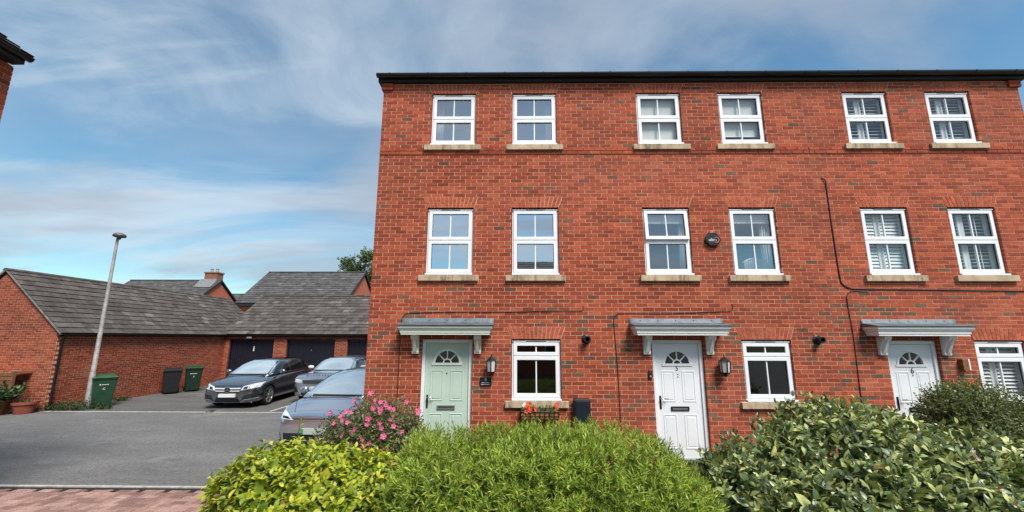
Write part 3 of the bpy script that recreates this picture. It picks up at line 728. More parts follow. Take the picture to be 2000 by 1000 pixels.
    for side in (0, 1):
        for k in range(nco):
            t0, t1 = k / nco, (k + 1) / nco
            ys = [(-0.13 + (ry + 0.13) * t) for t in (t0, t1)]; zs = [ZE + 0.13 + (rz - ZE - 0.13) * t for t in (t0, t1)]
            if side: ys = [2 * ry - y for y in ys]
            ro.hexa([(ea - 0.02, ys[0], zs[0]), (eb + 0.02, ys[0], zs[0]), (eb + 0.02, ys[1], zs[1] - 0.02), (ea - 0.02, ys[1], zs[1] - 0.02),
                     (ea - 0.02, ys[0], zs[0] + 0.035), (eb + 0.02, ys[0], zs[0] + 0.035), (eb + 0.02, ys[1], zs[1] + 0.005), (ea - 0.02, ys[1], zs[1] + 0.005)])
    ro.build('roof', 'far_tile_island', H)
    # flank, back
    MB().box(hx0 + 0.11, hx1 - 0.11, 2 * ry - 0.1, 2 * ry, G, ZE).build('back_wall', 'far_brick', H)
    if i != 1:
        X = hx0 if i == 0 else hx1; s = 1 if i == 0 else -1
        TG = lambda u, z, d: (X + s * d, u, z)
        tn = math.tan(R(34)); ins = [(tn, -1, ZE + 0.1), (-tn, -1, ZE + 0.1 + tn * 2 * ry)]
        polys_mesh([p for p, *_ in courses(0.112, 2 * ry, -0.3, rz, [], ins)], TG, 'flank_brickwork', 'brick_island', H)
        pts = [(0.05, -0.3), (2 * ry, -0.3), (2 * ry, ZE), (ry, rz), (0.05, ZE)]
        MB().add([TG(u, z, 0.006) for u, z in pts], [(0, 1, 2, 3, 4)]).build('flank_wall', 'mortar', H, fix=False)
        # corbelled corner under the gutter end
        a, b = (hx0 - 0.035, hx0 + 0.20) if i == 0 else (hx1 - 0.20, hx1 + 0.035)
        polys_mesh([rect(a, b, ZE - 0.148, ZE - 0.083), rect(a, b, ZE - 0.073, ZE - 0.008)], lambda u, z, d: (u, d - 0.04, z), 'eaves_corbel', 'brick_island', H, depth=0.14, k_=False)
    return H
HA = terrace_house(0, 'end brick house with pale green front door', 'mint_paint')
HB = terrace_house(1, 'middle brick house with white front door numbered 5', 'white_door')
HC = terrace_house(2, 'right-hand brick house with white front door numbered 6 behind shrubs', 'white_door')

# ---- things in and on the windows
def roller_blind(x0, row, f0, label, inset=0.06):
    z0, z1 = ROWS[row]; m = MB(); n = 10
    a, b = x0 + inset, x0 + WW - inset; zb = z1 - 0.06 - (z1 - z0 - 0.1) * f0
    t = thing('roller_blind', label, 'blind', (x0 + WW / 2, 0.19, zb), 'roller blinds')
    MB().box(a, b, 0.132, 0.136, zb, z1 - 0.08).build('fabric', 'blind', t)
    MB().tube([(a - 0.01, 0.175, z1 - 0.07), (b + 0.01, 0.175, z1 - 0.07)], 0.022, 10).build('roller', 'blind', t)
    MB().box(a, b, 0.128, 0.142, zb - 0.02, zb).build('bottom_bar', 'white_paint', t, bevel=0.003)
roller_blind(WX[1][0], 'second', 0.96, 'pale roller blind drawn down fully in top left window above the number 5 door')
roller_blind(WX[1][1], 'second', 0.80, 'pale roller blind with soft toys below it in top window')
roller_blind(WX[1][0], 'first', 0.17, 'raised roller blind in the window with its upper sash ajar')
roller_blind(WX[1][1], 'first', 0.17, 'raised roller blind above the white slatted headboard')
def curtain(x0, x1, row, label):
    z0, z1 = ROWS[row]; n = 18; vs = []; fs = []
    for i in range(n + 1):
        x = x0 + (x1 - x0) * i / n; y = 0.26 + 0.022 * math.sin(i * 1.7) + random.uniform(-0.004, 0.004)
        vs += [(x, y, z0 - 0.2), (x, y * 0.5 + 0.13, z1 + 0.02)]
    fs = [(2 * i, 2 * i + 2, 2 * i + 3, 2 * i + 1) for i in range(n)]
    o = MB().add(vs, fs).build('curtain', 'curtain', None, smooth=True); md = o.modifiers.new('t', 'SOLIDIFY'); md.thickness = 0.006
    tag(o, label, 'curtain', 'curtains')
curtain(WX[0][0] + 0.03, WX[0][0] + 0.22, 'second', 'thin pale curtain at left of top left window over the green door')
curtain(WX[0][1] + 0.70, WX[0][1] + 0.90, 'second', 'thin pale curtain at right of top window, second from the left end')
curtain(WX[1][0] + 0.77, WX[1][0] + 0.90, 'first', 'narrow white curtain at right of the window with its sash ajar')
curtain(WX[1][1] + 0.72, WX[1][1] + 0.90, 'first', 'narrow white curtain behind the slatted headboard window')
def shutters(x0, row, tilt, label, gap=0.0):
    z0, z1 = ROWS[row]; t = thing('window_shutter', label, 'shutter', (x0 + WW / 2, 0.2, z0), 'louvred shutters')
    za, zb = z0 + 0.05, z1 - 0.05; mid = z0 + (z1 - z0) * SPLIT[row]
    panels = [(x0 + 0.02, x0 + 0.40), (x0 + 0.405, x0 + WW - 0.02)] if gap == 0 else [(x0 + 0.0, x0 + 0.34), (x0 + 0.345, x0 + WW - 0.05)]
    sl = None
    for a, b in panels:
        fr = MB().ring(rect(a, b, za, zb), rect(a + 0.055, b - 0.055, za + 0.06, zb - 0.06), 0.135, 0.163)
        fr.box(a + 0.05, b - 0.05, 0.137, 0.161, mid - 0.03, mid + 0.03)
        p = fr.build('panel', 'shutter', t, bevel=0.003)
        m = MB(); q = 0.031; c, s = math.cos(tilt), math.sin(tilt); wd = (b - a) / 2 - 0.057
        for (u0, u1) in ((-q, q),):
            th = 0.004
            pts = [(-q, 0), (0, th), (q, 0), (0, -th)]
            m.prism([(u * c - v * s, u * s + v * c) for u, v in pts], -wd, wd, 'x')
        me = m.mesh('slat'); me.materials.append(MATS['shutter'])
        for (lo, hi) in ((za + 0.06, mid - 0.03), (mid + 0.03, zb - 0.06)):
            n = int((hi - lo) / 0.062)
            for k in range(n): inst('slat', me, p, Matrix.Translation(((a + b) / 2, 0.152, lo + (k + 0.5) * (hi - lo) / n)))
        MB().box((a + b) / 2 - 0.006, (a + b) / 2 + 0.006, 0.116, 0.121, za + 0.1, zb - 0.1).build('tilt_rod', 'shutter', p) if gap else None
shutters(WX[2][0], 'second', R(35), 'white louvred shutters in top window, second from right corner')
shutters(WX[2][1], 'second', R(30), 'white louvred shutters in top window nearest the right corner')
shutters(WX[2][0], 'first', R(68), 'closed white louvred shutters in first-floor window above the number 6 door')
shutters(WX[2][1], 'first', R(12), 'open-slatted white shutters in rightmost first-floor window', gap=1)
shutters(WX[2][1], 'ground', R(40), 'white louvred shutters in ground-floor window at right edge')
# soft toys, headboard
def toy(x, z, r, mat, label):
    t = thing('soft_toy', label, 'toy', (x, 0.21, z - r), 'soft toys on the window board')
    MB().lathe([(0, -r), (r * .7, -r * .8), (r, -r * .1), (r * .8, r * .6), (0, r * .8)], (x, 0.215, z), 12).build('body', mat, t, smooth=True)
    MB().lathe([(0, -r * .5), (r * .5, -r * .3), (r * .55, r * .1), (r * .3, r * .45), (0, r * .5)], (x + r * .5, 0.2, z + r * .8), 10).build('head', mat, t, smooth=True)
z_ = ROWS['second'][0] + 0.10
x_ = WX[1][1]
toy(x_ + 0.22, z_ + 0.045, 0.05, 'toy_red', 'small red soft toy at left of window board'); toy(x_ + 0.36, z_ + 0.045, 0.055, 'toy_mauve', 'small mauve soft toy second from left on window board')
toy(x_ + 0.62, z_ + 0.04, 0.05, 'toy_mauve', 'small mauve soft toy right of the glazing bar'); toy(x_ + 0.76, z_ + 0.08, 0.085, 'toy_mauve', 'largest mauve soft toy in corner of top window')
hb = thing('headboard', 'white arched slatted headboard seen through first-floor window', 'headboard', (WX[1][1] + 0.6, 0.4, 3.3))
arcp = [(WX[1][1] + 0.42 + 0.46 * k / 10, 0.42, 3.62 + 0.09 * math.sin(math.pi * k / 10)) for k in range(11)]
MB().tube(arcp, 0.02, 8).build('top_rail', 'white_paint', hb, smooth=True)
for k in range(1, 10, 1):
    p = arcp[k]; MB().box(p[0] - 0.016, p[0] + 0.016, 0.41, 0.43, 3.0, p[2]).build('slat', 'white_paint', hb)

# ---- fixtures on the wall
def lantern(x, z, label):
    t = thing('wall_lantern', label, 'lantern', (x, 0, z), 'black wall lanterns'); y = -0.12
    def hexring(r, h): return [(x + r * math.cos(R(60 * k + 30)), y + r * math.sin(R(60 * k + 30)), h) for k in range(6)]
    m = MB()
    def frust(r0, h0, r1, h1):
        m.add(hexring(r0, h0) + hexring(r1, h1), [(k, (k + 1) % 6, 6 + (k + 1) % 6, 6 + k) for k in range(6)] + [(5, 4, 3, 2, 1, 0), (6, 7, 8, 9, 10, 11)])
    frust(0.098, z + 0.115, 0.085, z + 0.13); frust(0.085, z + 0.13, 0.022, z + 0.185); m.lathe([(0.0, 0.05), (0.008, 0.045), (0.016, 0.025), (0.007, 0.01), (0.02, 0)], (x, y, z + 0.185), 10)
    m.build('cap', 'black_metal', t)
    m = MB(); frust(0.075, z - 0.095, 0.082, z - 0.075); frust(0.03, z - 0.14, 0.075, z - 0.095); m.lathe([(0.0, -0.03), (0.012, -0.015), (0.028, 0.0)], (x, y, z - 0.14), 8)
    m.build('base', 'black_metal', t)
    for k in range(6):
        a, b = hexring(0.079, z - 0.08)[k], hexring(0.092, z + 0.12)[k]; MB().tube([a, b], 0.009, 6).build('bar', 'black_metal', t)
        p, q = hexring(0.074, z - 0.078), hexring(0.087, z + 0.116); k2 = (k + 1) % 6
        i_ = [tuple(Vector(v) * 0.97 + Vector((x, y, v[2])) * 0.03) for v in (p[k], p[k2], q[k2], q[k])]
        MB().add([p[k], p[k2], q[k2], q[k]] + i_, [(0, 1, 2, 3), (4, 7, 6, 5), (0, 4, 5, 1), (1, 5, 6, 2), (2, 6, 7, 3), (3, 7, 4, 0)]).build('pane', 'lantern_glass', t)
    MB().lathe([(0, 0.1), (0.02, 0.09), (0.03, 0.06), (0.026, 0.0), (0.014, -0.04), (0.014, -0.075)], (x, y, z), 12).build('bulb', 'white_petal', t, smooth=True)
    MB().box(x - 0.03, x + 0.03, -0.022, 0.003, z - 0.11, z + 0.06).build('back_plate', 'black_metal', t, bevel=0.004)
    MB().tube([(x, -0.012, z - 0.06), (x, -0.06, z - 0.11), (x, -0.11, z - 0.13)], 0.011, 8).build('arm', 'black_metal', t)
lantern(-0.455, 1.60, 'black glass wall lantern beside the green door')
lantern(3.735, 1.60, 'black glass wall lantern beside the number 5 door')
t = thing('wall_box', 'narrow dark box with pale edge right of the number 6 door', 'box', (8.07, 0, 1.58))
MB().box(8.0, 8.10, -0.085, 0.002, 1.575, 1.765).build('case', 'timber_dark', t, bevel=0.004)
MB().box(8.101, 8.125, -0.088, 0.002, 1.57, 1.77).build('side_plate', 'white_paint', t, bevel=0.003)
t = thing('number_plaque', 'black house number plaque under the lantern by the green door', 'plaque', (-0.565, 0, 1.27))
MB().box(-0.672, -0.458, -0.016, 0.002, 1.262, 1.412).build('plate', 'slate_sign', t, bevel=0.003)
text('number', '4', 0.095, 'white_ink', t, Matrix.Translation((-0.565, -0.018, 1.37)) @ FRONT, 0.001)
for z, n in ((1.318, 7), (1.286, 8)):     # two lines of lettering too small to read in the photograph
    x = -0.565 - n * 0.0095
    m = MB()
    for k in range(n): m.box(x + k * 0.019, x + k * 0.019 + 0.013, -0.0185, -0.016, z - 0.007 + random.uniform(-.003, .003), z + 0.007)
    m.build('lettering', 'white_ink', t)
t = thing('doorbell', 'small black video doorbell left of the number 5 door', 'doorbell', (2.43, 0, 1.42))
MB().box(2.40, 2.462, -0.03, 0.002, 1.405, 1.545).build('case', 'black_plastic', t, bevel=0.008)
MB().lathe([(0, -0.006), (0.017, -0.006), (0.02, 0)], (2.431, -0.03, 1.437), 14, 'y').build('button', 'steel', t); MB().lathe([(0, -0.004), (0.012, -0.003), (0.014, 0)], (2.431, -0.03, 1.513), 14, 'y').build('lens', 'glass_mid', t)
def flue(x, z, label):
    t = thing('boiler_flue', label, 'flue', (x, 0, z), 'boiler flue outlets')
    MB().lathe([(0.05, -0.015), (0.085, -0.012), (0.09, 0.003)], (x, 0, z), 20, 'y').build('wall_collar', 'black_plastic', t, smooth=True)
    MB().lathe([(0.045, 0.0), (0.052, 0.0), (0.052, -0.11), (0.058, -0.112), (0.058, -0.135), (0.04, -0.135), (0.04, -0.02)], (x, 0, z), 20, 'y').build('pipe', 'black_plastic', t, smooth='auto')
    MB().lathe([(0.0, -0.05), (0.039, -0.05)], (x, 0, z), 16, 'y').build('terminal_core', 'dark_gap', t)
flue(1.29, 2.10, 'black round boiler flue between the green door house and number 5'); flue(5.53, 2.10, 'black round boiler flue left of the number 6 canopy')
t = thing('alarm_box', 'black hexagonal alarm box with red strobe between first-floor windows', 'alarm', (3.765, 0, 3.99))
pts = [(0.0, 0.155), (0.06, 0.15), (0.15, 0.02), (0.15, -0.03), (0.07, -0.13), (-0.07, -0.13), (-0.15, -0.03), (-0.15, 0.02), (-0.06, 0.15)]
pts = [(3.765 + u, 3.99 + v) for u, v in pts]
MB().prism(pts, -0.06, 0.003).build('case', 'black_plastic', t, bevel=0.018)
MB().prism([(3.765 - 0.06, 4.135), (3.765 + 0.06, 4.135), (3.765 + 0.045, 4.165), (3.765 - 0.045, 4.165)], -0.045, 0.0).build('strobe', 'red_lens', t, bevel=0.006)
text('lettering', 'ultr', 0.085, 'white_ink', t, Matrix.Translation((3.735, -0.063, 3.98)) @ FRONT, 0.001); text('letter', 'a', 0.075, 'pink_ink', t, Matrix.Translation((3.815, -0.063, 3.978)) @ FRONT, 0.001)
MB().lathe([(0.046, -0.002), (0.055, -0.002), (0.055, 0.001), (0.046, 0.001), (0.046, -0.002)], (3.82, -0.062, 3.982), 24, 'y', R(-130), R(130)).build('ring_mark', 'pink_ink', t)
def cable(name, pts, r, label, mat='black_plastic'):
    P = []
    for i, p in enumerate(pts): P.append(Vector(p))
    sm = []
    for i in range(len(P) - 1):
        p0, p1, p2, p3 = P[max(i - 1, 0)], P[i], P[i + 1], P[min(i + 2, len(P) - 1)]
        for k in range(6):
            q = k / 6; sm.append(0.5 * ((2 * p1) + (p2 - p0) * q + (2 * p0 - 5 * p1 + 4 * p2 - p3) * q * q + (3 * p1 - p0 - 3 * p2 + p3) * q ** 3))
    sm.append(P[-1])
    o = MB().tube(sm, r, 6).build(name, mat, None, smooth=True); return tag(o, label, 'cable', 'cables on the front wall')
y_ = -0.009
cable('wall_cable', [(-2.17, y_, 0.4), (-2.165, y_, 1.2), (-2.17, y_, 2.1), (-2.16, y_, 2.42), (-2.12, y_, 2.53), (-2.0, y_, 2.575), (-1.2, y_, 2.60), (-0.3, y_, 2.605), (0.7, y_, 2.62), (1.18, y_, 2.625), (1.245, y_, 2.66), (1.25, y_, 2.72)], 0.006, 'thin cable looping over the green door canopy')
cable('wall_cable', [(1.86, y_, 0.4), (1.85, y_, 1.4), (1.82, y_, 2.2), (1.81, y_, 2.45), (1.87, y_, 2.55), (2.0, y_, 2.58), (2.8, y_, 2.58), (3.6, y_, 2.61), (3.95, y_, 2.625), (4.03, y_, 2.67), (4.03, y_, 2.76)], 0.006, 'thin cable looping over the number 5 canopy')
cable('wall_cable', [(6.03, y_, 5.25), (6.08, y_ - 0.01, 5.19), (6.09, y_, 5.05), (6.09, y_, 4.2), (6.10, y_, 3.3), (6.14, y_, 3.13), (6.28, y_, 3.05), (6.55, y_, 3.04), (7.5, y_, 3.03), (9.0, y_, 3.01), (10.1, y_, 3.0)], 0.0105, 'thick black cable dropping beside a window then running right')
cable('wall_cable', [(6.6, y_ - 0.012, 3.015), (6.3, y_, 3.0), (6.2, y_, 2.94), (6.17, y_, 2.8), (6.19, y_, 2.2), (6.17, y_, 1.2), (6.16, y_, 0.4)], 0.007, 'thin black cable dropping left of the number 6 door')
t = thing('wall_box', 'tall black box standing against the wall right of the flower trough', 'box', (1.165, -0.1, 0))
MB().box(1.02, 1.31, -0.14, -0.004, -0.15, 1.055).build('case', 'black_plastic', t, bevel=0.02)
MB().box(1.045, 1.285, -0.149, -0.1405, 0.1, 1.02).build('cover', 'slate_sign', t, bevel=0.004)
# flower trough under the ground floor window
t = thing('flower_trough', 'hay-rack flower trough below the window right of the green door', 'planter', (0.40, -0.12, 0.60))
n = 14; vs = []; fs = []; x0, x1 = 0.08, 0.74
for i in range(n + 1):
    x = x0 + (x1 - x0) * i / n
    for a in range(7):
        q = math.pi / 2 * a / 6; vs.append((x, -0.03 - 0.20 * math.cos(q), 0.85 - 0.24 * math.sin(q)))
for i in range(n):
    for a in range(6): fs.append((i * 7 + a, i * 7 + a + 1, i * 7 + 8 + a, i * 7 + 7 + a))
o = MB().add(vs, fs).build('liner', 'coir', t); md = o.modifiers.new('t', 'SOLIDIFY'); md.thickness = 0.02
for k in range(9):
    x = x0 + (x1 - x0) * k / 8; MB().tube([(x, -0.03 - 0.212 * math.cos(math.pi / 2 * a / 8), 0.85 - 0.252 * math.sin(math.pi / 2 * a / 8)) for a in range(9)], 0.006, 6).build('bar', 'black_metal', t)
MB().tube([(x0, -0.01, 0.855), (x0, -0.242, 0.855), (x1, -0.242, 0.855), (x1, -0.01, 0.855)], 0.008, 6).build('rim', 'black_metal', t)
MB().box(x0, x1, -0.22, -0.02, 0.77, 0.835).build('compost', 'soil', t)
# ------------------------------------------------------------------ roofs of single tiles
def tile_me(w_, e, th, lap, name='roof_tile'):
    g = 0.003
    return MB().hexa([(g, 0, 0.012), (w_ - g, 0, 0.012), (w_ - g, e + lap, -0.012), (g, e + lap, -0.012), (g, 0, 0.012 + th), (w_ - g, 0, 0.012 + th), (w_ - g, e + lap, th - 0.016), (g, e + lap, th - 0.016)])
def tile_roof(parent, E, A, U, la, lu, matb, w_=0.33, e=0.28, th=0.052, lap=0.05, single=300, mass_name='tile_field'):
    A, U, E = Vector(A).normalized(), Vector(U).normalized(), Vector(E); Nn = A.cross(U)
    if Nn.z < 0: Nn = -Nn
    nr = max(1, round(lu / e)); e = lu / nr
    B = Matrix((A, U, Nn)).transposed().to_4x4()
    full = []; cut = []
    for r in range(nr):
        off = -(r % 2) * w_ / 2; k = 0
        while off + k * w_ < la - 0.02:
            a0 = off + k * w_; a1 = a0 + w_
            if a0 >= -1e-6 and a1 <= la + 1e-6: full.append((a0, r * e))
            else: cut.append((max(a0, 0), min(a1, la), r * e))
            k += 1
    full.sort(key=lambda t: (E + A * t[0] + U * t[1] - EYE).length)
    if single:
        me = tile_me(w_, e, th, lap).mesh('roof_tile'); me.materials.append(MATS[matb + '_object']); me.materials.append(MATS['tile_butt_shade']); me.polygons[2].material_index = 1
        for a, u in full[:single]:
            inst('roof_tile', me, parent, Matrix.Translation(E + A * a + U * u + Nn * random.uniform(-0.003, 0.005)) @ B @ Matrix.Rotation(random.uniform(-0.006, 0.006), 4, 'Z'))
    m = MB(); n = 0
    for a0, a1, u in [(a, a + w_, u) for a, u in full[single:]] + cut:
        t = tile_me(a1 - a0, e, th, lap); j = random.uniform(-0.003, 0.005)
        m.add([tuple(E + A * (v[0] + a0) + U * (v[1] + u) + Nn * (v[2] + j)) for v in t.v], t.f); n += 1
    if n:
        o = kind(m.build(mass_name, matb + '_island', parent), 'stuff'); o.data.materials.append(MATS['tile_butt_shade'])
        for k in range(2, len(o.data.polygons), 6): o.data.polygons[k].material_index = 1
    # boarding under the tiles
    q = [E, E + A * la, E + A * la + U * lu, E + U * lu]; q = [p - Nn * 0.012 for p in q]
    MB().hexa([tuple(p - Nn * 0.03) for p in q] + [tuple(p) for p in q]).build('roof_deck', 'fascia_black', parent)
def ridge(parent, p, q, mat='roof_tile_object', r=0.11, n=None):
    p, q = Vector(p), Vector(q); L_ = (q - p).length; n = n or int(L_ / 0.45); d = (q - p) / n
    for k in range(n):
        a, b = p + d * k, p + d * (k + 1) - d.normalized() * 0.012; side = d.normalized().cross(Vector((0, 0, 1)))
        m = MB(); vs = []
        for c in (a, b):
            for s in range(7):
                an = math.pi * s / 6; vs.append(c + side * (r * math.cos(an)) + Vector((0, 0, r * 0.75 * math.sin(an) - 0.03)))
        m.add(vs, [(s, s + 1, 8 + s, 7 + s) for s in range(6)] + [tuple(range(7)), tuple(range(13, 6, -1))]).build('ridge_tile', mat, parent)

# ------------------------------------------------------------------ left garage, gable towards us
GX, GY0, GY1, RX, RZ, EZ = -14.95, 5.30, 15.4, -17.1, 4.25, 2.24
LG = thing('garage', 'long brick garage with gable and grey tiled roof behind the lamp post', 'garage', (GX - 2.15, 10, G))
TL = lambda u, z, d: (GX - d, u, z)
TGb = lambda u, z, d: (u, GY0 + d, z)
GX2 = 2 * RX - GX
tn = (RZ - EZ) / (GX - RX)
side = list(courses(GY0 + 0.112, GY1, G, EZ - 0.02, []))
gab = list(courses(GX2, GX, G, RZ, [], [(-tn, -1, EZ - 0.02 + tn * GX), (tn, -1, EZ - 0.02 - tn * GX2)]))
fl_side = sorted([(u, z) for p, f, u, z in side if f], key=lambda t: t[0])
fl_gab = sorted([(u, z) for p, f, u, z in gab if f and u > -17.2], key=lambda t: -t[0])
me_x = brick_mesh('brick', 'garage_brick_object', axis='x'); me_y = brick_mesh('brick', 'garage_brick_object')
pick_s = set(fl_side[:150]); pick_g = set(fl_gab[:150])
for u, z in pick_s: inst('brick', me_x, LG, Matrix.Translation((GX + random.uniform(-.002, .002), u, z)))
for u, z in pick_g: inst('brick', me_y, LG, Matrix.Translation((u, GY0 + random.uniform(-.002, .002), z)))
polys_mesh([p for p, f, u, z in side if not (f and (u, z) in pick_s)], TL, 'side_brickwork', 'garage_brick_island', LG)
polys_mesh([p for p, f, u, z in gab if not (f and (u, z) in pick_g)], TGb, 'gable_brickwork', 'garage_brick_island', LG)
MB().add([TL(u, z, 0.004) for u, z in rect(GY0 + 0.02, GY1, G, EZ)], [(0, 1, 2, 3)]).build('side_wall', 'mortar', LG, fix=False)
MB().add([TGb(u, z, 0.004) for u, z in [(GX2, G), (GX - 0.004, G), (GX - 0.004, EZ - 0.02), (RX, RZ - 0.02), (GX2, EZ - 0.02)]], [(0, 1, 2, 3, 4)]).build('gable_wall', 'mortar', LG, fix=False)
MB().box(GX2 + 0.01, GX - 0.02, GY1 - 0.1, GY1, G, EZ).box(GX2, GX2 + 0.1, GY0 + 0.12, GY1 - 0.11, G, EZ).build('back_wall', 'far_brick', LG)
ov = 0.13
eave = (GX + ov, GY0 - 0.06, EZ + 0.02 - ov * tn * 0.4)
up = Vector((RX - GX - ov, 0, RZ + 0.07 - eave[2])); lu = up.length
tile_roof(LG, eave, (0, 1, 0), up, GY1 - GY0 + 0.12, lu, 'roof_tile', e=0.255)
eave2 = (GX2 - ov, GY0 - 0.06, eave[2])
tile_roof(LG, eave2, (0, 1, 0), (-up.x, 0, up.z), GY1 - GY0 + 0.12, lu, 'roof_tile', single=0, mass_name='far_slope_tiles')
ridge(LG, (RX, GY0 - 0.08, RZ + 0.09), (RX, GY1 + 0.06, RZ + 0.09), 'roof_tile_object')
for s, ex in ((1, eave), (-1, eave2)):
    a = Vector((ex[0], GY0 - 0.07, ex[2])); b = Vector((RX, GY0 - 0.07, RZ + 0.07)); dn = Vector((0, 0, 0.03))
    MB().hexa([tuple(a - dn), tuple(a - dn + Vector((0, 0.07, 0))), tuple(b - dn + Vector((0, 0.07, 0))), tuple(b - dn), tuple(a + dn), tuple(a + dn + Vector((0, 0.07, 0))), tuple(b + dn + Vector((0, 0.07, 0))), tuple(b + dn)]).build('verge', 'verge_mortar', LG)
MB().box(GX + 0.002, GX + ov - 0.03, GY0 - 0.05, GY1, EZ - 0.09, EZ - 0.01).build('fascia', 'fascia_black', LG)
def gutter_run(parent, p, q, r=0.055):
    p, q = Vector(p), Vector(q); d = (q - p).normalized(); s = d.cross(Vector((0, 0, 1))); vs = []
    pr = [(r * math.cos(math.pi + math.pi * k / 8), r * math.sin(math.pi + math.pi * k / 8)) for k in range(9)]; pr += [(u * 0.9, v * 0.9) for u, v in pr[::-1]]
    for c in (p, q): vs += [tuple(c + s * u + Vector((0, 0, v))) for u, v in pr]
    n = len(pr); return MB().add(vs, [tuple(range(n)), tuple(range(2 * n - 1, n - 1, -1))] + [(k, n + k, n + (k + 1) % n, (k + 1) % n) for k in range(n)]).build('gutter', 'gutter_black', parent)
gutter_run(LG, (GX + ov + 0.035, GY0 - 0.07, EZ - 0.01), (GX + ov + 0.035, 12.35, EZ - 0.01))
gp = MB().tube([(GX + ov + 0.03, GY0 + 0.1, EZ - 0.06), (GX + ov, GY0 + 0.1, EZ - 0.12), (GX + 0.05, GY0 + 0.1, EZ - 0.24), (GX + 0.05, GY0 + 0.1, G + 0.02)], 0.036, 10).build('downpipe', 'gutter_black', LG, smooth='auto')
for z in (0.3, 1.2, 1.9): MB().box(GX + 0.003, GX + 0.09, GY0 + 0.055, GY0 + 0.145, z, z + 0.03).build('pipe_clip', 'gutter_black', gp)

# ------------------------------------------------------------------ garage block with three doors
BY, BX0, BX1, BR, BZ = 12.6, GX + 0.01, -5.9, 15.5, 4.52
GB = thing('garage', 'garage block with dark up-and-over doors behind the parked cars', 'garage', (-10.4, BY, G))
DOORS = [(-14.70, -12.40), (-11.74, -9.26), (-8.62, -6.25)]; DZ = 2.02
TB = lambda u, z, d: (u, BY + d, z)
holes = [(rect(a, b, G - 0.1, DZ), 0.0) for a, b in DOORS]
fr = list(courses(BX0, BX1, G, EZ - 0.03, holes)); full = sorted([(u, z) for p, f, u, z in fr if f and z > 0.3], key=lambda t: -t[0]); pk = set(full[:300])
for u, z in pk: inst('brick', me_y, GB, Matrix.Translation((u, BY + random.uniform(-.002, .002), z)))
polys_mesh([p for p, f, u, z in fr if not (f and (u, z) in pk)], TB, 'brickwork', 'garage_brick_island', GB)
cells = [rect(BX0, BX1, G, EZ - 0.01)]
for h, _ in holes: cells = [q for c in cells for q in subtract(c, rect(h[0][0] - .004, h[1][0] + .004, h[0][1], h[2][1] + .004))]
m = MB()
for c in cells: m.add([TB(u, z, 0.004) for u, z in c], [tuple(range(len(c)))])
m.build('wall', 'mortar', GB, fix=False)
MB().box(BX0 + 0.02, BX1, 18.2, 18.3, G, EZ).box(BX1 - 0.1, BX1, BY + 0.11, 18.19, G, EZ).box(BX0 + 0.02, BX0 + 0.12, BY + 0.11, 18.19, G, EZ).build('back_wall', 'far_brick', GB)
for k, (a, b) in enumerate(DOORS):
    fr_ = MB(); fr_.box(a + .002, a + 0.06, BY + 0.09, BY + 0.16, G, DZ - 0.002).box(b - 0.06, b - .002, BY + 0.09, BY + 0.16, G, DZ - 0.002).box(a + 0.061, b - 0.061, BY + 0.09, BY + 0.16, DZ - 0.07, DZ - 0.002)
    fo = fr_.build('door_frame', 'garage_door_blue', GB)
    dm = MB(); n = 22; w_ = (b - a - 0.13) / n; prof = []
    for q in range(n):
        x = a + 0.065 + q * w_; prof += [(x, BY + 0.13), (x + w_ * 0.2, BY + 0.118), (x + w_ * 0.75, BY + 0.118), (x + w_ * 0.9, BY + 0.13)]
    prof += [(b - 0.066, BY + 0.15), (a + 0.065, BY + 0.15)]
    dm.prism(prof, G + 0.01, DZ - 0.075, 'z'); d = dm.build('garage_door', 'garage_door_blue', GB)
    xc = (a + b) / 2
    MB().box(xc - 0.02, xc + 0.02, BY + 0.085, BY + 0.117, 0.9, 1.02).build('handle', 'black_metal', d, bevel=0.005)
    if k == 0: MB().box(xc + 0.05, xc + 0.10, BY + 0.108, BY + 0.1175, 1.42, 1.66).build('number_label', 'white_ink', d)
    else: MB().box(xc - 0.012, xc + 0.012, BY + 0.108, BY + 0.1175, 1.42, 1.50).build('lock', 'chrome', d)
be = (BX0 - 0.17, BY - 0.14, EZ - 0.0); upb = Vector((0, BR - BY + 0.14, BZ - EZ)); lub = upb.length
tile_roof(GB, be, (1, 0, 0), upb, BX1 - BX0 + 0.3, lub, 'roof_tile', e=0.29)
tile_roof(GB, (BX0 - 0.17, 2 * BR - BY + 0.14, EZ), (1, 0, 0), (0, -upb.y, upb.z), BX1 - BX0 + 0.3, lub, 'roof_tile', single=0, mass_name='far_slope_tiles')
ridge(GB, (BX0 - 0.18, BR, BZ + 0.05), (BX1 + 0.12, BR, BZ + 0.05))
MB().box(BX0 - 0.1, BX1 + 0.1, BY - 0.12, BY - 0.003, EZ - 0.10, EZ - 0.02).build('fascia', 'fascia_black', GB)
gutter_run(GB, (BX0 - 0.15, BY - 0.165, EZ + 0.005), (BX1 + 0.1, BY - 0.165, EZ + 0.005))
m = MB().add([(BX0 + 0.02, BY + .11, EZ), (BX0 + 0.02, 18.3, EZ), (BX0 + 0.02, BR, BZ - 0.04)], [(0, 1, 2)]).add([(BX1, BY + .11, EZ), (BX1, 18.3, EZ), (BX1, BR, BZ - 0.04)], [(0, 1, 2)]).build('gable_end', 'far_brick', GB, fix=False)
t = thing('security_light', 'small grey floodlight above the left garage door', 'light', (-13.6, BY, 2.1))
MB().hexa([(-13.73, BY - 0.18, 2.06), (-13.47, BY - 0.18, 2.06), (-13.49, BY - 0.05, 2.09), (-13.71, BY - 0.05, 2.09), (-13.73, BY - 0.16, 2.15), (-13.47, BY - 0.16, 2.15), (-13.49, BY - 0.04, 2.17), (-13.71, BY - 0.04, 2.17)]).build('head', 'steel', t, bevel=0.008)
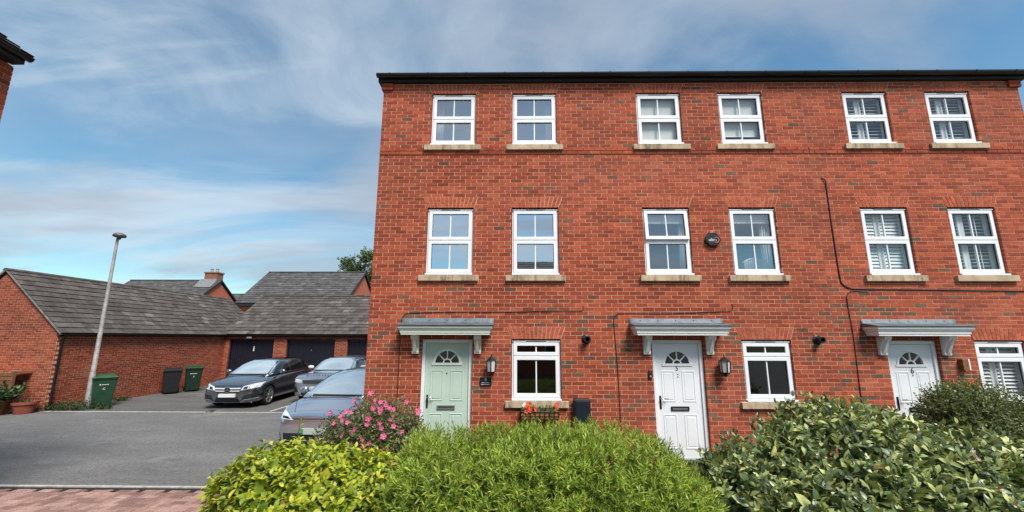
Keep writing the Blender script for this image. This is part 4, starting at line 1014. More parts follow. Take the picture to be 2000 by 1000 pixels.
MB().box(-13.63, -13.57, BY - 0.05, BY - 0.002, 2.08, 2.14).build('bracket', 'black_plastic', t)

# ------------------------------------------------------------------ houses beyond
def far_house(label, x0, x1, yr, half, ze, zr, chimney=None, flash=False):
    H = thing('house', label, 'house', ((x0 + x1) / 2, yr, G), 'houses behind the garages')
    y0, y1 = yr - half, yr + half
    w_ = MB().box(x0 + .15, x1 - .15, y0 + .3, y1 - .3, G, ze); w_.build('wall', 'far_brick', H)
    for X in (x0 + 0.149, x1 - 0.149):
        MB().prism([(y0 + .3, ze + .003), (y1 - .3, ze + .003), (yr, zr - 0.22)], X - 0.05, X + 0.05, 'x').build('gable', 'far_brick', H)
    u = Vector((0, half, zr - ze)); 
    tile_roof(H, (x0, y0, ze), (1, 0, 0), u, x1 - x0, u.length, 'far_tile', single=0, w_=0.4, e=0.30, th=0.035, mass_name='roof_tiles')
    tile_roof(H, (x0, y1, ze), (1, 0, 0), (0, -half, zr - ze), x1 - x0, u.length, 'far_tile', single=0, w_=0.4, e=0.30, th=0.035, mass_name='rear_roof_tiles')
    ridge(H, (x0, yr, zr + 0.05), (x1, yr, zr + 0.05), 'far_tile_object', n=int((x1 - x0) / 0.9))
    MB().box(x0 + .05, x1 - .05, y0 - 0.02, y0 + 0.1, ze - 0.2, ze - 0.03).build('gutter', 'gutter_black', H)
    for X, o in ((x0, -0.02), (x1, 0.02)):
        for s in (-1, 1):
            MB().prism([(yr + s * half, ze - 0.13), (yr + s * half, ze + 0.04), (yr, zr + 0.04), (yr, zr - 0.13)], X + o - 0.03, X + o + 0.03, 'x').build('bargeboard', 'fascia_black', H)
    if chimney:
        cx, cz, cw = chimney
        c = MB().box(cx - cw, cx + cw, yr - 0.4, yr + 0.4, zr - 0.8, cz - 0.12).box(cx - cw - 0.06, cx + cw + 0.06, yr - 0.46, yr + 0.46, cz - 0.119, cz).build('chimney', 'chimney_brick', H)
        for dx in (-0.28, 0.28): MB().lathe([(0.0, 0.0), (0.13, 0.0), (0.11, 0.3), (0.14, 0.32), (0.14, 0.38), (0.09, 0.38), (0.08, 0.1)], (cx + dx, yr, cz + .002), 12).build('chimney_pot', 'galvanised', c)
        MB().prism([(yr - 1.15, zr - 1.1 * (zr - ze) / half + 0.08), (yr - 0.41, zr - 0.30), (yr - 0.41, zr + 0.1), (yr - 0.6, zr - 0.2)], cx - cw - 0.35, cx + cw + 0.05, 'x').build('lead_apron', 'lead_flash', c)
    return H
far_house('brick house with dark tiled roof and bare orange gable above the garage block', -21.85, -13.3, 26.0, 3.7, 4.72, 7.75)
far_house('more distant house with brick chimney and two pots above the left garage roof', -38.2, -29.1, 30.0, 3.9, 4.55, 7.62, (-29.95, 8.42, 0.62))
far_house('farthest house with only a sliver of dark roof showing between two others', -50.0, -37.8, 46.0, 4.0, 5.2, 8.05)
# house at the left edge: a near corner of it, high up
CH = thing('house', 'near brick house whose eaves corner juts in at upper left', 'house', (-9.3, -6, G))
TC = lambda u, z, d: (-7.21 - d, u, z)
CY = -2.40; CZ = 5.93
cc = list(courses(-9.5, CY, G, CZ, [])); fu = sorted([(u, z) for p, f, u, z in cc if f and z > 5.0], key=lambda t: -t[0] - t[1])[:60]; fs_ = set(fu)
me_x2 = brick_mesh('brick', 'brick_object', axis='x')
for u, z in fu: inst('brick', me_x2, CH, Matrix.Translation((-7.21, u, z)))
polys_mesh([p for p, f, u, z in cc if not (f and (u, z) in fs_)], TC, 'brickwork', 'brick_island', CH)
MB().add([TC(u, z, .006) for u, z in rect(-9.5, CY - .004, G, CZ)], [(0, 1, 2, 3)]).build('wall', 'mortar', CH, fix=False)
TD = lambda u, z, d: (u, CY - d, z)
polys_mesh([p for p, *_ in courses(-11.4, -7.325, G, 10.5, [], [(-0.7, -1, CZ - 0.7 * 7.21), (0.7, -1, CZ + 0.7 * 11.4)])], TD, 'gable_brickwork', 'brick_island', CH)
MB().add([TD(u, z, .006) for u, z in [(-7.22, G), (-7.22, CZ), (-9.3, CZ + 1.45), (-11.4, CZ), (-11.4, G)]], [(0, 1, 2, 3, 4)]).build('gable_wall', 'mortar', CH, fix=False)
MB().box(-11.4, -7.33, -9.5, -9.4, G, CZ).box(-11.5, -11.4, -9.5, CY - .12, G, CZ).build('back_wall', 'far_brick', CH)
MB().box(-7.205, -7.02, -9.5, CY - 0.03, CZ + 0.005, CZ + 0.10).build('fascia', 'fascia_black', CH, bevel=0.01)
gutter_run(CH, (-6.99, -9.5, CZ + 0.125), (-6.99, CY - 0.0, CZ + 0.125), 0.06)
uc = Vector((-2.33, 0, 1.63))
tile_roof(CH, (-6.97, -9.5, CZ + 0.10), (0, 1, 0), uc, CY + 9.5 - 0.01, uc.length, 'far_tile', single=0, mass_name='roof_tiles')
tile_roof(CH, (-11.63, -9.5, CZ + 0.10), (0, 1, 0), (2.33, 0, 1.63), CY + 9.5 - 0.01, uc.length, 'far_tile', single=0, mass_name='far_slope_tiles')
# house across the road, seen only as a reflection in the panes
OH = thing('house', 'house across the road, mirrored as a dark roof in first-floor panes', 'house', (2.5, -21, G))
MB().box(-3.0, 8.0, -24, -18, G, 5.0).build('wall', 'far_brick', OH)
uo = Vector((0, -3.3, 2.75))
tile_roof(OH, (-3.3, -17.7, 4.95), (1, 0, 0), uo, 11.6, uo.length, 'far_tile', single=0, w_=0.4, e=0.33, mass_name='roof_tiles')
tile_roof(OH, (-3.3, -24.3, 4.95), (1, 0, 0), (0, 3.3, 2.75), 11.6, uo.length, 'far_tile', single=0, w_=0.4, e=0.33, mass_name='far_slope_tiles')
for X in (-3.0, 8.0): MB().prism([(-24, 5.003), (-18, 5.003), (-21, 7.5)], X - 0.06, X + 0.06, 'x').build('gable', 'far_brick', OH)
for k in range(3):
    for z in (0.9, 3.2):
        f = MB().ring(rect(-1.6 + 3.4 * k, -0.4 + 3.4 * k, z, z + 1.2), rect(-1.5 + 3.4 * k, -0.5 + 3.4 * k, z + 0.1, z + 1.1), -17.96, -17.995).build('window', 'upvc', OH)
        MB().box(-1.5 + 3.4 * k, -0.5 + 3.4 * k, -17.99, -17.97, z + 0.1, z + 1.1).build('pane', 'car_glass_dark', f)

# ------------------------------------------------------------------ street lamp
t = thing('street_lamp', 'tall galvanised street lamp post beside the left garage', 'lamp', (-14.10, 5.78, G))
lx, ly = -14.10, 5.78
MB().tube([(lx, ly, G - 0.05), (lx, ly, 0.95), (lx, ly, 0.98), (lx, ly, 5.56)], [0.085, 0.078, 0.066, 0.040], 14).build('column', 'galvanised', t, smooth='auto')
MB().box(lx + 0.06, lx + 0.092, ly - 0.05, ly + 0.05, 0.25, 0.75).build('access_door', 'galvanised', t)
MB().lathe([(0.0, 0.15), (0.08, 0.14), (0.16, 0.10), (0.19, 0.04), (0.17, 0.0), (0.06, -0.03), (0.045, -0.09)], (lx + 0.05, ly, 5.60), 18).build('lamp_head', 'lamp_grey', t, smooth=True)
MB().lathe([(0.0, -0.018), (0.12, -0.012), (0.13, 0.002)], (lx + 0.05, ly, 5.597), 16).build('lens', 'steel', t, smooth=True)

# ------------------------------------------------------------------ wheelie bins
def bin_(x, y, mat, lid, label, rz=0.0, mark=None, h=1.0):
    t = thing('wheelie_bin', label, 'bin', (x, y, G), 'wheelie bins by the garage wall', rz); Mw = BASE[t.name]
    def P(ps): return [tuple(Mw @ Vector(p)) for p in ps]
    def fin(m, name, mt, par, **k): m.v = P(m.v); return m.build(name, mt, par, **k)
    a, b, c, d = 0.23, 0.26, 0.29, 0.36
    b_ = fin(MB().hexa([(-a, -b, 0.05), (a, -b, 0.05), (a, b, 0.05), (-a, b, 0.05), (-c, -d, h - 0.06), (c, -d, h - 0.06), (c, d, h - 0.06), (-c, d, h - 0.06)]), 'body', mat, t, bevel=0.03)
    fin(MB().ring([(-c - .02, -d - .02), (c + .02, -d - .02), (c + .02, d + .02), (-c - .02, d + .02)], [(-c + .03, -d + .03), (c - .03, -d + .03), (c - .03, d - .03), (-c + .03, d - .03)], h - 0.08, h - 0.03, 'z'), 'rim', mat, b_, bevel=0.006)
    fin(MB().hexa([(-c - .03, -d - .05, h - 0.028), (c + .03, -d - .05, h - 0.028), (c + .03, d + .02, h - 0.028), (-c - .03, d + .02, h - 0.028), (-c + .03, -d + .02, h + 0.012), (c - .03, -d + .02, h + 0.012), (c - .05, d - .02, h + 0.055), (-c + .05, d - .02, h + 0.055)]), 'lid', lid, t, bevel=0.012)
    fin(MB().tube([(-c + .02, d + .06, h - .02), (c - .02, d + .06, h - .02)], 0.016, 8), 'handle', mat, t)
    for s in (-1, 1): fin(MB().lathe([(0, -0.025), (0.09, -0.025), (0.1, -0.01), (0.1, 0.01), (0.09, 0.025), (0, 0.025)], (s * 0.25, b + 0.03, 0.10), 16, 'x'), 'wheel', 'tyre', t, smooth='auto')
    if mark:
        ang = math.atan2(0.11, h - 0.11); 
        MT = Mw @ Matrix.Translation((0, -(b + (d - b) * 0.78) - 0.004, 0.05 + (h - .11) * 0.78)) @ Matrix.Rotation(R(90) + ang, 4, 'X')
        m = MB().box(-0.12, -0.09, -0.012, 0.02, -0.003, 0.002); m.v = [tuple(MT @ Vector(v)) for v in m.v]; m.build('mark', 'white_ink', t)
        m = MB()
        for k in range(5): m.box(-0.07 + k * 0.035, -0.045 + k * 0.035, -0.008, 0.012, -0.003, 0.002)
        m.v = [tuple(MT @ Vector(v)) for v in m.v]; m.build('lettering', 'white_ink', t)
        text('letter', mark, 0.10, 'white_ink', t, MT @ Matrix.Translation((0, -0.14, 0)), 0.002)
    return t
bin_(-14.02, 6.12, 'bin_green', 'bin_lid_green', 'green wheelie bin next to the street lamp', R(50), 'C')
bin_(-14.45, 9.25, 'bin_black', 'bin_black', 'black wheelie bin against the garage wall', R(42), None, 0.98)
bin_(-14.18, 10.0, 'bin_dark_green', 'bin_green', 'green wheelie bin behind the black bin', R(42), '7', 1.02)

# ------------------------------------------------------------------ pots and timber at the left edge
t = thing('timber_planter', 'curved-top slatted timber planter against the garage gable', 'planter', (-15.9, 5.0, G))
for k in range(5):
    z = 0.42 + k * 0.125; n = 8; vs = []
    for i in range(n + 1):
        q = i / n; x = -17.0 + 1.5 * q; dz = 0.14 * (q - 1) ** 2 * (-1 if k > 1 else -0.5); vs += [(x, 4.78, z + dz), (x, 4.78, z + dz + 0.105), (x, 4.80, z + dz + 0.105), (x, 4.80, z + dz)]
    MB().add(vs, [(4 * i + j, 4 * i + (j + 1) % 4, 4 * i + 4 + (j + 1) % 4, 4 * i + 4 + j) for i in range(n) for j in range(4)] + [(0, 1, 2, 3), (4 * n + 3, 4 * n + 2, 4 * n + 1, 4 * n)]).build('slat', 'timber_dark', t)
MB().box(-15.52, -15.45, 4.75, 4.82, G, 1.06).build('post', 'timber_dark', t); MB().box(-17.02, -16.96, 4.75, 4.82, G, 0.9).build('post', 'timber_dark', t)
MB().hexa([(-17, 4.805, 0.86), (-15.5, 4.805, 1.04), (-15.5, 5.25, 1.04), (-17, 5.25, 0.86), (-17, 4.805, 0.89), (-15.5, 4.805, 1.07), (-15.5, 5.25, 1.07), (-17, 5.25, 0.89)]).build('top', 'timber', t)
def pot(x, y, r, h, mat, label):
    t = thing('plant_pot', label, 'pot', (x, y, G), 'plant pots by the garage gable')
    MB().lathe([(0.0, 0.0), (r * 0.72, 0.0), (r * 0.95, h * 0.78), (r * 1.05, h * 0.78), (r * 1.07, h), (r * 0.95, h), (r * 0.9, h * 0.85)], (x, y, G), 20).build('body', mat, t, smooth='auto')
    MB().lathe([(0.0, h * 0.88), (r * 0.92, h * 0.86)], (x, y, G), 16).build('compost', 'soil', t)
pot(-15.08, 4.9, 0.27, 0.36, 'terracotta', 'red plastic pot next to the garage downpipe')
pot(-15.68, 4.62, 0.34, 0.48, 'timber_dark', 'brown tub holding a leafy plant at left edge')
pot(-16.1, 4.4, 0.3, 0.4, 'terracotta', 'dark pot partly cut off by the left edge')
# ------------------------------------------------------------------ cars
def car_body(st, nsub=2):
    """loft stations (y, zb, zs, zt, hw) into a closed cage"""
    rings = []
    for y, zb, zs, zt, hw in st:
        H = zs - zb
        half = [(0, zt), (0.5 * hw, zt - 0.10 * (zt - zs)), (0.82 * hw, zs + 0.42 * (zt - zs)), (0.955 * hw, zs), (hw, zs - 0.14 * H), (hw * 1.0, zs - 0.5 * H), (hw * 0.985, zb + 0.16 * H), (hw * 0.92, zb), (0.4 * hw, zb)]
        ring = half + [(0, zb)] + [(-x, z) for x, z in half[:0:-1]]
        rings.append([(x, y, z) for x, z in ring])
    return rings
def green_house(st, zb):
    rings = []
    for y, zt, hb, ht in st:
        h = max(zt - zb, 0.005)
        half = [(0, zt), (0.55 * ht, zt - 0.018 * h * 4), (0.9 * ht, zt - 0.12 * h), (ht + (hb - ht) * 0.22, zb + 0.72 * h), (ht + (hb - ht) * 0.62, zb + 0.36 * h), (hb, zb - 0.02), (hb * 0.5, zb - 0.06)]
        ring = half + [(0, zb - 0.06)] + [(-x, z) for x, z in half[:0:-1]]
        rings.append([(x, y, z) for x, z in ring])
    return rings
def loft(rings):
    m = MB(); n = len(rings[0]); vs = [p for r in rings for p in r]
    fs = [(i * n + k, i * n + (k + 1) % n, (i + 1) * n + (k + 1) % n, (i + 1) * n + k) for i in range(len(rings) - 1) for k in range(n)]
    for i, r in ((0, rings[0]), (len(rings) - 1, rings[-1])):
        h = n // 2; b = i * n
        # quad strip cap between the two halves
        for k in range(h):
            a0, a1 = b + k, b + k + 1; c0, c1 = b + (n - k) % n, b + (n - k - 1) % n
            f = [a0, a1, c1, c0]; f2 = []
            for q in f:
                if q not in f2: f2.append(q)
            if len(f2) > 2: fs.append(tuple(f2))
    return m.add(vs, fs)
class Car:
    def __init__(s, label, x, y, rz, paintm, st, gst, zbelt, wheels, wr, zscale=1.0):
        s.t = thing('car', label, 'car', (x, y, G), 'parked cars', rz); s.M = BASE[s.t.name] @ Matrix.Diagonal((1, 1, zscale, 1)); s.paint = paintm
        s.body = s.solid('body', loft(car_body(st)), [(w, wr * 1.13) for w in wheels])
        s.cabin = s.solid('cabin', loft(green_house(gst, zbelt)), [])
        s.wheels(wheels, wr, max(q[4] for q in st))
    def solid(s, name, mb, arches):
        me = mb.mesh(name); bm = bmesh.new(); bm.from_mesh(me); bmesh.ops.recalc_face_normals(bm, faces=bm.faces); bm.to_mesh(me); bm.free()
        o = bpy.data.objects.new(name, me); COL.objects.link(o)
        md = o.modifiers.new('s', 'SUBSURF'); md.levels = 2; md.render_levels = 2
        cuts = []
        for (wy, r) in arches:
            c = MB().lathe([(0, -1.3), (r, -1.3), (r, 1.3), (0, 1.3)], (0, wy, s.wz(r)), 28, 'x'); cm = c.mesh('c')
            b2 = bmesh.new(); b2.from_mesh(cm); bmesh.ops.remove_doubles(b2, verts=b2.verts, dist=1e-5); bmesh.ops.recalc_face_normals(b2, faces=b2.faces); b2.to_mesh(cm); b2.free()
            co = bpy.data.objects.new('c', cm); COL.objects.link(co); cuts.append(co)
            bo = o.modifiers.new('b', 'BOOLEAN'); bo.operation = 'DIFFERENCE'; bo.object = co; bo.solver = 'EXACT'
        dg = bpy.context.evaluated_depsgraph_get(); dg.update(); me2 = bpy.data.meshes.new_from_object(o.evaluated_get(dg))
        bpy.data.objects.remove(o)
        for c in cuts: bpy.data.objects.remove(c)
        vs = [v.co.copy() for v in me2.vertices]; s_b = BVHTree.FromPolygons(vs, [tuple(p.vertices) for p in me2.polygons])
        setattr(s, 'bvh_' + name, s_b)
        me2.transform(s.M); me2.name = name
        for p in me2.polygons: p.use_smooth = True
        me2.set_sharp_from_angle(angle=R(50)); me2.materials.clear(); me2.materials.append(MATS[s.paint])
        return attach(bpy.data.objects.new(name, me2), s.t)
    def wz(s, r): return r / 1.13
    def patch(s, name, mat, quad, axis='f', on='body', n=8, m=4, off=0.006, parent=None, sgn=1):
        """quad: 4 (a,b) corners; axis f: a=x,b=z cast along +y; t: a=x,b=y cast down; s: a=y,b=z cast along -sgn*x"""
        bv = getattr(s, 'bvh_' + on); V = []; q = [Vector((c[0], c[1])) for c in quad]; ok = True; last = None
        for j in range(m + 1):
            for i in range(n + 1):
                u, v = i / n, j / m
                p = (q[0] * (1 - u) + q[1] * u) * (1 - v) + (q[3] * (1 - u) + q[2] * u) * v
                if axis == 'f': o, d = Vector((p.x, -3, p.y)), Vector((0, 1, 0))
                elif axis == 't': o, d = Vector((p.x, p.y, 4)), Vector((0, 0, -1))
                else: o, d = Vector((3 * sgn, p.x, p.y)), Vector((-sgn, 0, 0))
                h = bv.ray_cast(o, d)
                if h[0] is None:
                    co = bv.find_nearest(o + d * 3)[0]; nn = -d
                else: co, nn = h[0], h[1]
                if nn.dot(d) > 0: nn = -nn
                V.append((co, nn))
        top = [c + nn * off for c, nn in V]; bot = [c - nn * 0.012 for c, nn in V]
        N1 = len(V); idx = lambda i, j: j * (n + 1) + i
        fs = [(idx(i, j), idx(i + 1, j), idx(i + 1, j + 1), idx(i, j + 1)) for j in range(m) for i in range(n)]
        border = [idx(i, 0) for i in range(n)] + [idx(n, j) for j in range(m)] + [idx(i, m) for i in range(n, 0, -1)] + [idx(0, j) for j in range(m, 0, -1)]
        bi = {b: N1 + k for k, b in enumerate(border)}
        vs = top + [bot[b] for b in border]
        fs += [(border[k], border[(k + 1) % len(border)], bi[border[(k + 1) % len(border)]], bi[border[k]]) for k in range(len(border))]
        mb = MB().add([tuple(s.M @ p) for p in vs], fs)
        o = mb.build(name, mat, parent or s.t, smooth='auto'); return o
    def put(s, mb, name, mat, parent=None, **k):
        mb.v = [tuple(s.M @ Vector(p)) for p in mb.v]; return mb.build(name, mat, parent or s.t, **k)
    def wheels(s, ws, r, hw):
        for wy in ws:
            for sg in (-1, 1):
                x = sg * (hw - 0.115); w_ = 0.105
                prof = [(r * 0.73, -w_), (r * 0.9, -w_), (r * 0.98, -w_ * 0.85), (r, -w_ * 0.5), (r, w_ * 0.5), (r * 0.98, w_ * 0.85), (r * 0.9, w_), (r * 0.73, w_)]
                wh = s.put(MB().lathe(prof, (x, wy, r), 28, 'x'), 'wheel', 'tyre', smooth='auto')
                xo = x + sg * w_ * 0.86
                s.put(MB().lathe([(0.0, 0.0), (r * 0.72, 0.0)], (x + sg * w_ * 0.3, wy, r), 24, 'x'), 'brake_disc', 'black_metal', wh)
                rim = MB().lathe([(r * 0.68, -sg * 0.06), (r * 0.745, 0.0), (r * 0.72, sg * 0.012), (r * 0.66, 0.0)], (xo, wy, r), 28, 'x')
                for k in range(5):
                    for dl in (-0.13, 0.13):
                        a = 2 * math.pi * k / 5 + dl * 1.0 + 0.3; a2 = 2 * math.pi * k / 5 + dl * 1.7 + 0.3
                        c1, s1, c2, s2 = math.cos(a), math.sin(a), math.cos(a2), math.sin(a2); tw = 0.016
                        rim.hexa([(xo - sg * .02, wy + c1 * r * .12 - s1 * tw, r + s1 * r * .12 + c1 * tw), (xo - sg * .02, wy + c1 * r * .12 + s1 * tw, r + s1 * r * .12 - c1 * tw), (xo - sg * .02, wy + c2 * r * .68 + s2 * tw, r + s2 * r * .68 - c2 * tw), (xo - sg * .02, wy + c2 * r * .68 - s2 * tw, r + s2 * r * .68 + c2 * tw),
                                  (xo + sg * .004, wy + c1 * r * .12 - s1 * tw, r + s1 * r * .12 + c1 * tw), (xo + sg * .004, wy + c1 * r * .12 + s1 * tw, r + s1 * r * .12 - c1 * tw), (xo + sg * .006, wy + c2 * r * .68 + s2 * tw, r + s2 * r * .68 - c2 * tw), (xo + sg * .006, wy + c2 * r * .68 - s2 * tw, r + s2 * r * .68 + c2 * tw)])
                rim.lathe([(0.0, sg * 0.012), (r * 0.13, sg * 0.008), (r * 0.16, -sg * 0.02)], (xo, wy, r), 14, 'x')
                s.put(rim, 'rim', 'steel', wh)
    def mirror(s, sg, x, y, z, mat='black_plastic'):
        m = MB().lathe([(0.0, -0.11), (0.05, -0.10), (0.085, -0.04), (0.09, 0.03), (0.07, 0.09), (0.0, 0.11)], (0, 0, 0), 14, 'x')
        m.v = [(x + sg * 0.10 + v[0], y + v[1] * 0.75, z + v[2] * 0.85) for v in m.v]
        o = s.put(m, 'door_mirror', mat, smooth=True)
        s.put(MB().tube([(x - sg * 0.08, y + 0.02, z - 0.07), (x + sg * 0.08, y + 0.01, z - 0.03)], 0.022, 8), 'mirror_arm', 'black_plastic', o)
# --- dark grey hatchback on the left (nose towards us)
st = [(0.0, 0.30, 0.60, 0.66, 0.60), (0.05, 0.22, 0.70, 0.755, 0.74), (0.16, 0.17, 0.765, 0.83, 0.82), (0.42, 0.16, 0.84, 0.90, 0.875), (0.75, 0.16, 0.89, 0.965, 0.892), (1.1, 0.16, 0.925, 1.01, 0.893), (2.0, 0.16, 0.95, 1.03, 0.893), (3.1, 0.16, 0.99, 1.06, 0.893), (3.9, 0.18, 1.01, 1.08, 0.875), (4.25, 0.24, 0.99, 1.06, 0.80), (4.36, 0.36, 0.93, 1.0, 0.66)]
gs = [(0.92, 0.99, 0.74, 0.62), (1.02, 1.04, 0.78, 0.64), (1.45, 1.30, 0.82, 0.63), (1.80, 1.475, 0.835, 0.62), (2.2, 1.535, 0.84, 0.615), (3.0, 1.545, 0.84, 0.61), (3.7, 1.50, 0.83, 0.59), (4.08, 1.36, 0.80, 0.58), (4.28, 1.10, 0.76, 0.60)]
C1 = Car('dark grey hatchback with star-badged grille parked nearest the left garage', -9.50, 5.78, R(3.5), 'paint_graphite', st, gs, 0.98, (0.86, 3.56), 0.325)
C1.patch('windscreen', 'windscreen', [(-0.70, 1.03), (0.70, 1.03), (0.56, 1.455), (-0.56, 1.455)], 'f', 'cabin', 12, 8)
C1.patch('wiper', 'black_plastic', [(-0.68, 1.005), (0.68, 1.005), (0.68, 1.03), (-0.68, 1.03)], 'f', 'cabin', 12, 1, 0.014)
for sg in (-1, 1):
    C1.patch('side_window', 'car_glass_dark', [(1.22, 1.035), (2.28, 1.045), (2.28, 1.44), (1.78, 1.40)], 's', 'cabin', 8, 6, 0.005, None, sg)
    C1.patch('side_window', 'car_glass_dark', [(2.36, 1.045), (3.28, 1.06), (3.24, 1.43), (2.36, 1.445)], 's', 'cabin', 8, 6, 0.005, None, sg)
    C1.patch('side_window', 'car_glass_dark', [(3.36, 1.07), (3.98, 1.13), (3.72, 1.37), (3.34, 1.42)], 's', 'cabin', 6, 5, 0.005, None, sg)
    C1.patch('waist_trim', 'chrome', [(1.12, 1.0), (3.95, 1.06), (3.95, 1.085), (1.12, 1.02)], 's', 'cabin', 14, 1, 0.01, None, sg)
    hl = C1.patch('headlight', 'headlight', [(sg * 0.40, 0.585), (sg * 0.85, 0.665), (sg * 0.86, 0.815), (sg * 0.47, 0.715)], 'f', 'body', 8, 5, 0.008)
    C1.patch('lamp_unit', 'car_glass_dark', [(sg * 0.47, 0.615), (sg * 0.60, 0.64), (sg * 0.61, 0.715), (sg * 0.50, 0.69)], 'f', 'body', 4, 3, 0.014, hl)
    C1.patch('lamp_unit', 'chrome', [(sg * 0.64, 0.66), (sg * 0.74, 0.68), (sg * 0.74, 0.755), (sg * 0.65, 0.73)], 'f', 'body', 4, 3, 0.014, hl)
    iv = C1.patch('air_intake', 'black_plastic', [(sg * 0.42, 0.25), (sg * 0.82, 0.32), (sg * 0.82, 0.50), (sg * 0.52, 0.43)], 'f', 'body', 6, 4, 0.008)
    C1.patch('intake_trim', 'chrome', [(sg * 0.46, 0.27), (sg * 0.83, 0.32), (sg * 0.83, 0.345), (sg * 0.46, 0.29)], 'f', 'body', 6, 1, 0.016, iv)
    C1.patch('door_handle', 'chrome', [(2.05, 0.87), (2.22, 0.875), (2.22, 0.895), (2.05, 0.89)], 's', 'body', 4, 1, 0.02, None, sg)
    C1.patch('door_handle', 'chrome', [(3.05, 0.90), (3.22, 0.905), (3.22, 0.925), (3.05, 0.92)], 's', 'body', 4, 1, 0.02, None, sg)
    for yy in (1.2, 2.32, 3.3): C1.patch('door_gap', 'dark_gap', [(yy, 0.30), (yy + 0.008, 0.30), (yy + 0.008, 0.93), (yy, 0.93)], 's', 'body', 1, 8, 0.0015, None, sg)
    C1.patch('sill_trim', 'steel', [(1.25, 0.235), (3.15, 0.235), (3.15, 0.255), (1.25, 0.255)], 's', 'body', 10, 1, 0.012, None, sg)
    C1.mirror(sg, sg * 0.86, 1.42, 1.09, 'paint_graphite')
gr = C1.patch('grille', 'black_plastic', [(-0.35, 0.495), (0.35, 0.495), (0.45, 0.715), (-0.45, 0.715)], 'f', 'body', 10, 6, 0.005)
for z0, z1 in ((0.628, 0.668), (0.548, 0.588)):
    for sg in (-1, 1): C1.patch('grille_bar', 'bar_silver', [(sg * 0.085, z0), (sg * (0.40 if z0 > .6 else .375), z0 + 0.004), (sg * (0.41 if z0 > .6 else .385), z1 + 0.004), (sg * 0.085, z1)], 'f', 'body', 6, 1, 0.022, gr)
yb = -0.028
em = MB().lathe([(0.082, -0.008), (0.098, -0.006), (0.098, 0.03), (0.082, 0.03), (0.082, -0.008)], (0, yb, 0.612), 28, 'y')
sp_ = []
for k in range(6):
    a = R(90 + 60 * k); r_ = 0.085 if k % 2 == 0 else 0.017; sp_.append((r_ * math.cos(a), 0.612 + r_ * math.sin(a)))
em.prism(sp_, yb - 0.006, yb + 0.012); C1.put(em, 'badge', 'chrome', gr)
C1.patch('lower_grille', 'black_plastic', [(-0.40, 0.225), (0.40, 0.225), (0.34, 0.375), (-0.34, 0.375)], 'f', 'body', 8, 4, 0.006)
C1.patch('splitter', 'chrome', [(-0.72, 0.20), (0.72, 0.20), (0.72, 0.222), (-0.72, 0.222)], 'f', 'body', 14, 1, 0.02)
C1.put(MB().box(-0.26, 0.26, -0.045, 0.03, 0.375, 0.485), 'number_plate', 'plate_white', bevel=0.003)
for sg in (-1, 1): C1.patch('bonnet_gap', 'dark_gap', [(sg * 0.46, 0.20), (sg * 0.472, 0.20), (sg * 0.74, 0.95), (sg * 0.728, 0.95)], 't', 'body', 1, 10, 0.0015)
C1.patch('sunroof', 'car_glass_dark', [(-0.46, 2.1), (0.46, 2.1), (0.46, 3.3), (-0.46, 3.3)], 't', 'cabin', 8, 6, 0.004)
# --- grey off-roader behind
st = [(0.0, 0.36, 0.86, 0.92, 0.70), (0.05, 0.27, 0.95, 1.0, 0.83), (0.16, 0.24, 1.0, 1.055, 0.905), (0.42, 0.23, 1.045, 1.10, 0.945), (0.9, 0.23, 1.07, 1.14, 0.955), (1.25, 0.23, 1.09, 1.17, 0.955), (2.2, 0.23, 1.10, 1.17, 0.955), (3.4, 0.23, 1.12, 1.19, 0.955), (4.2, 0.25, 1.12, 1.18, 0.93), (4.5, 0.32, 1.08, 1.14, 0.86), (4.6, 0.45, 1.0, 1.05, 0.74)]
gs = [(1.02, 1.13, 0.80, 0.70), (1.12, 1.18, 0.84, 0.70), (1.5, 1.45, 0.87, 0.70), (1.78, 1.62, 0.88, 0.69), (2.1, 1.69, 0.885, 0.69), (3.2, 1.70, 0.885, 0.68), (4.0, 1.66, 0.87, 0.66), (4.38, 1.48, 0.84, 0.66), (4.52, 1.2, 0.80, 0.66)]
C2 = Car('grey off-roader with lettered bonnet parked between the hatchback and the house', -7.12, 6.9, R(1.5), 'paint_grey_blue', st, gs, 1.10, (0.88, 3.62), 0.36, 0.93)
C2.patch('windscreen', 'windscreen', [(-0.76, 1.165), (0.76, 1.165), (0.64, 1.60), (-0.64, 1.60)], 'f', 'cabin', 12, 8)
C2.patch('wiper', 'black_plastic', [(-0.74, 1.14), (0.74, 1.14), (0.74, 1.165), (-0.74, 1.165)], 'f', 'cabin', 12, 1, 0.012)
g2 = C2.patch('grille', 'black_plastic', [(-0.50, 0.73), (0.50, 0.73), (0.53, 0.87), (-0.53, 0.87)], 'f', 'body', 10, 4, 0.008)
for z in (0.755, 0.80, 0.845): C2.patch('grille_bar', 'grey_ink', [(-0.50, z - 0.006), (0.50, z - 0.006), (0.50, z + 0.006), (-0.50, z + 0.006)], 'f', 'body', 12, 1, 0.016, g2)
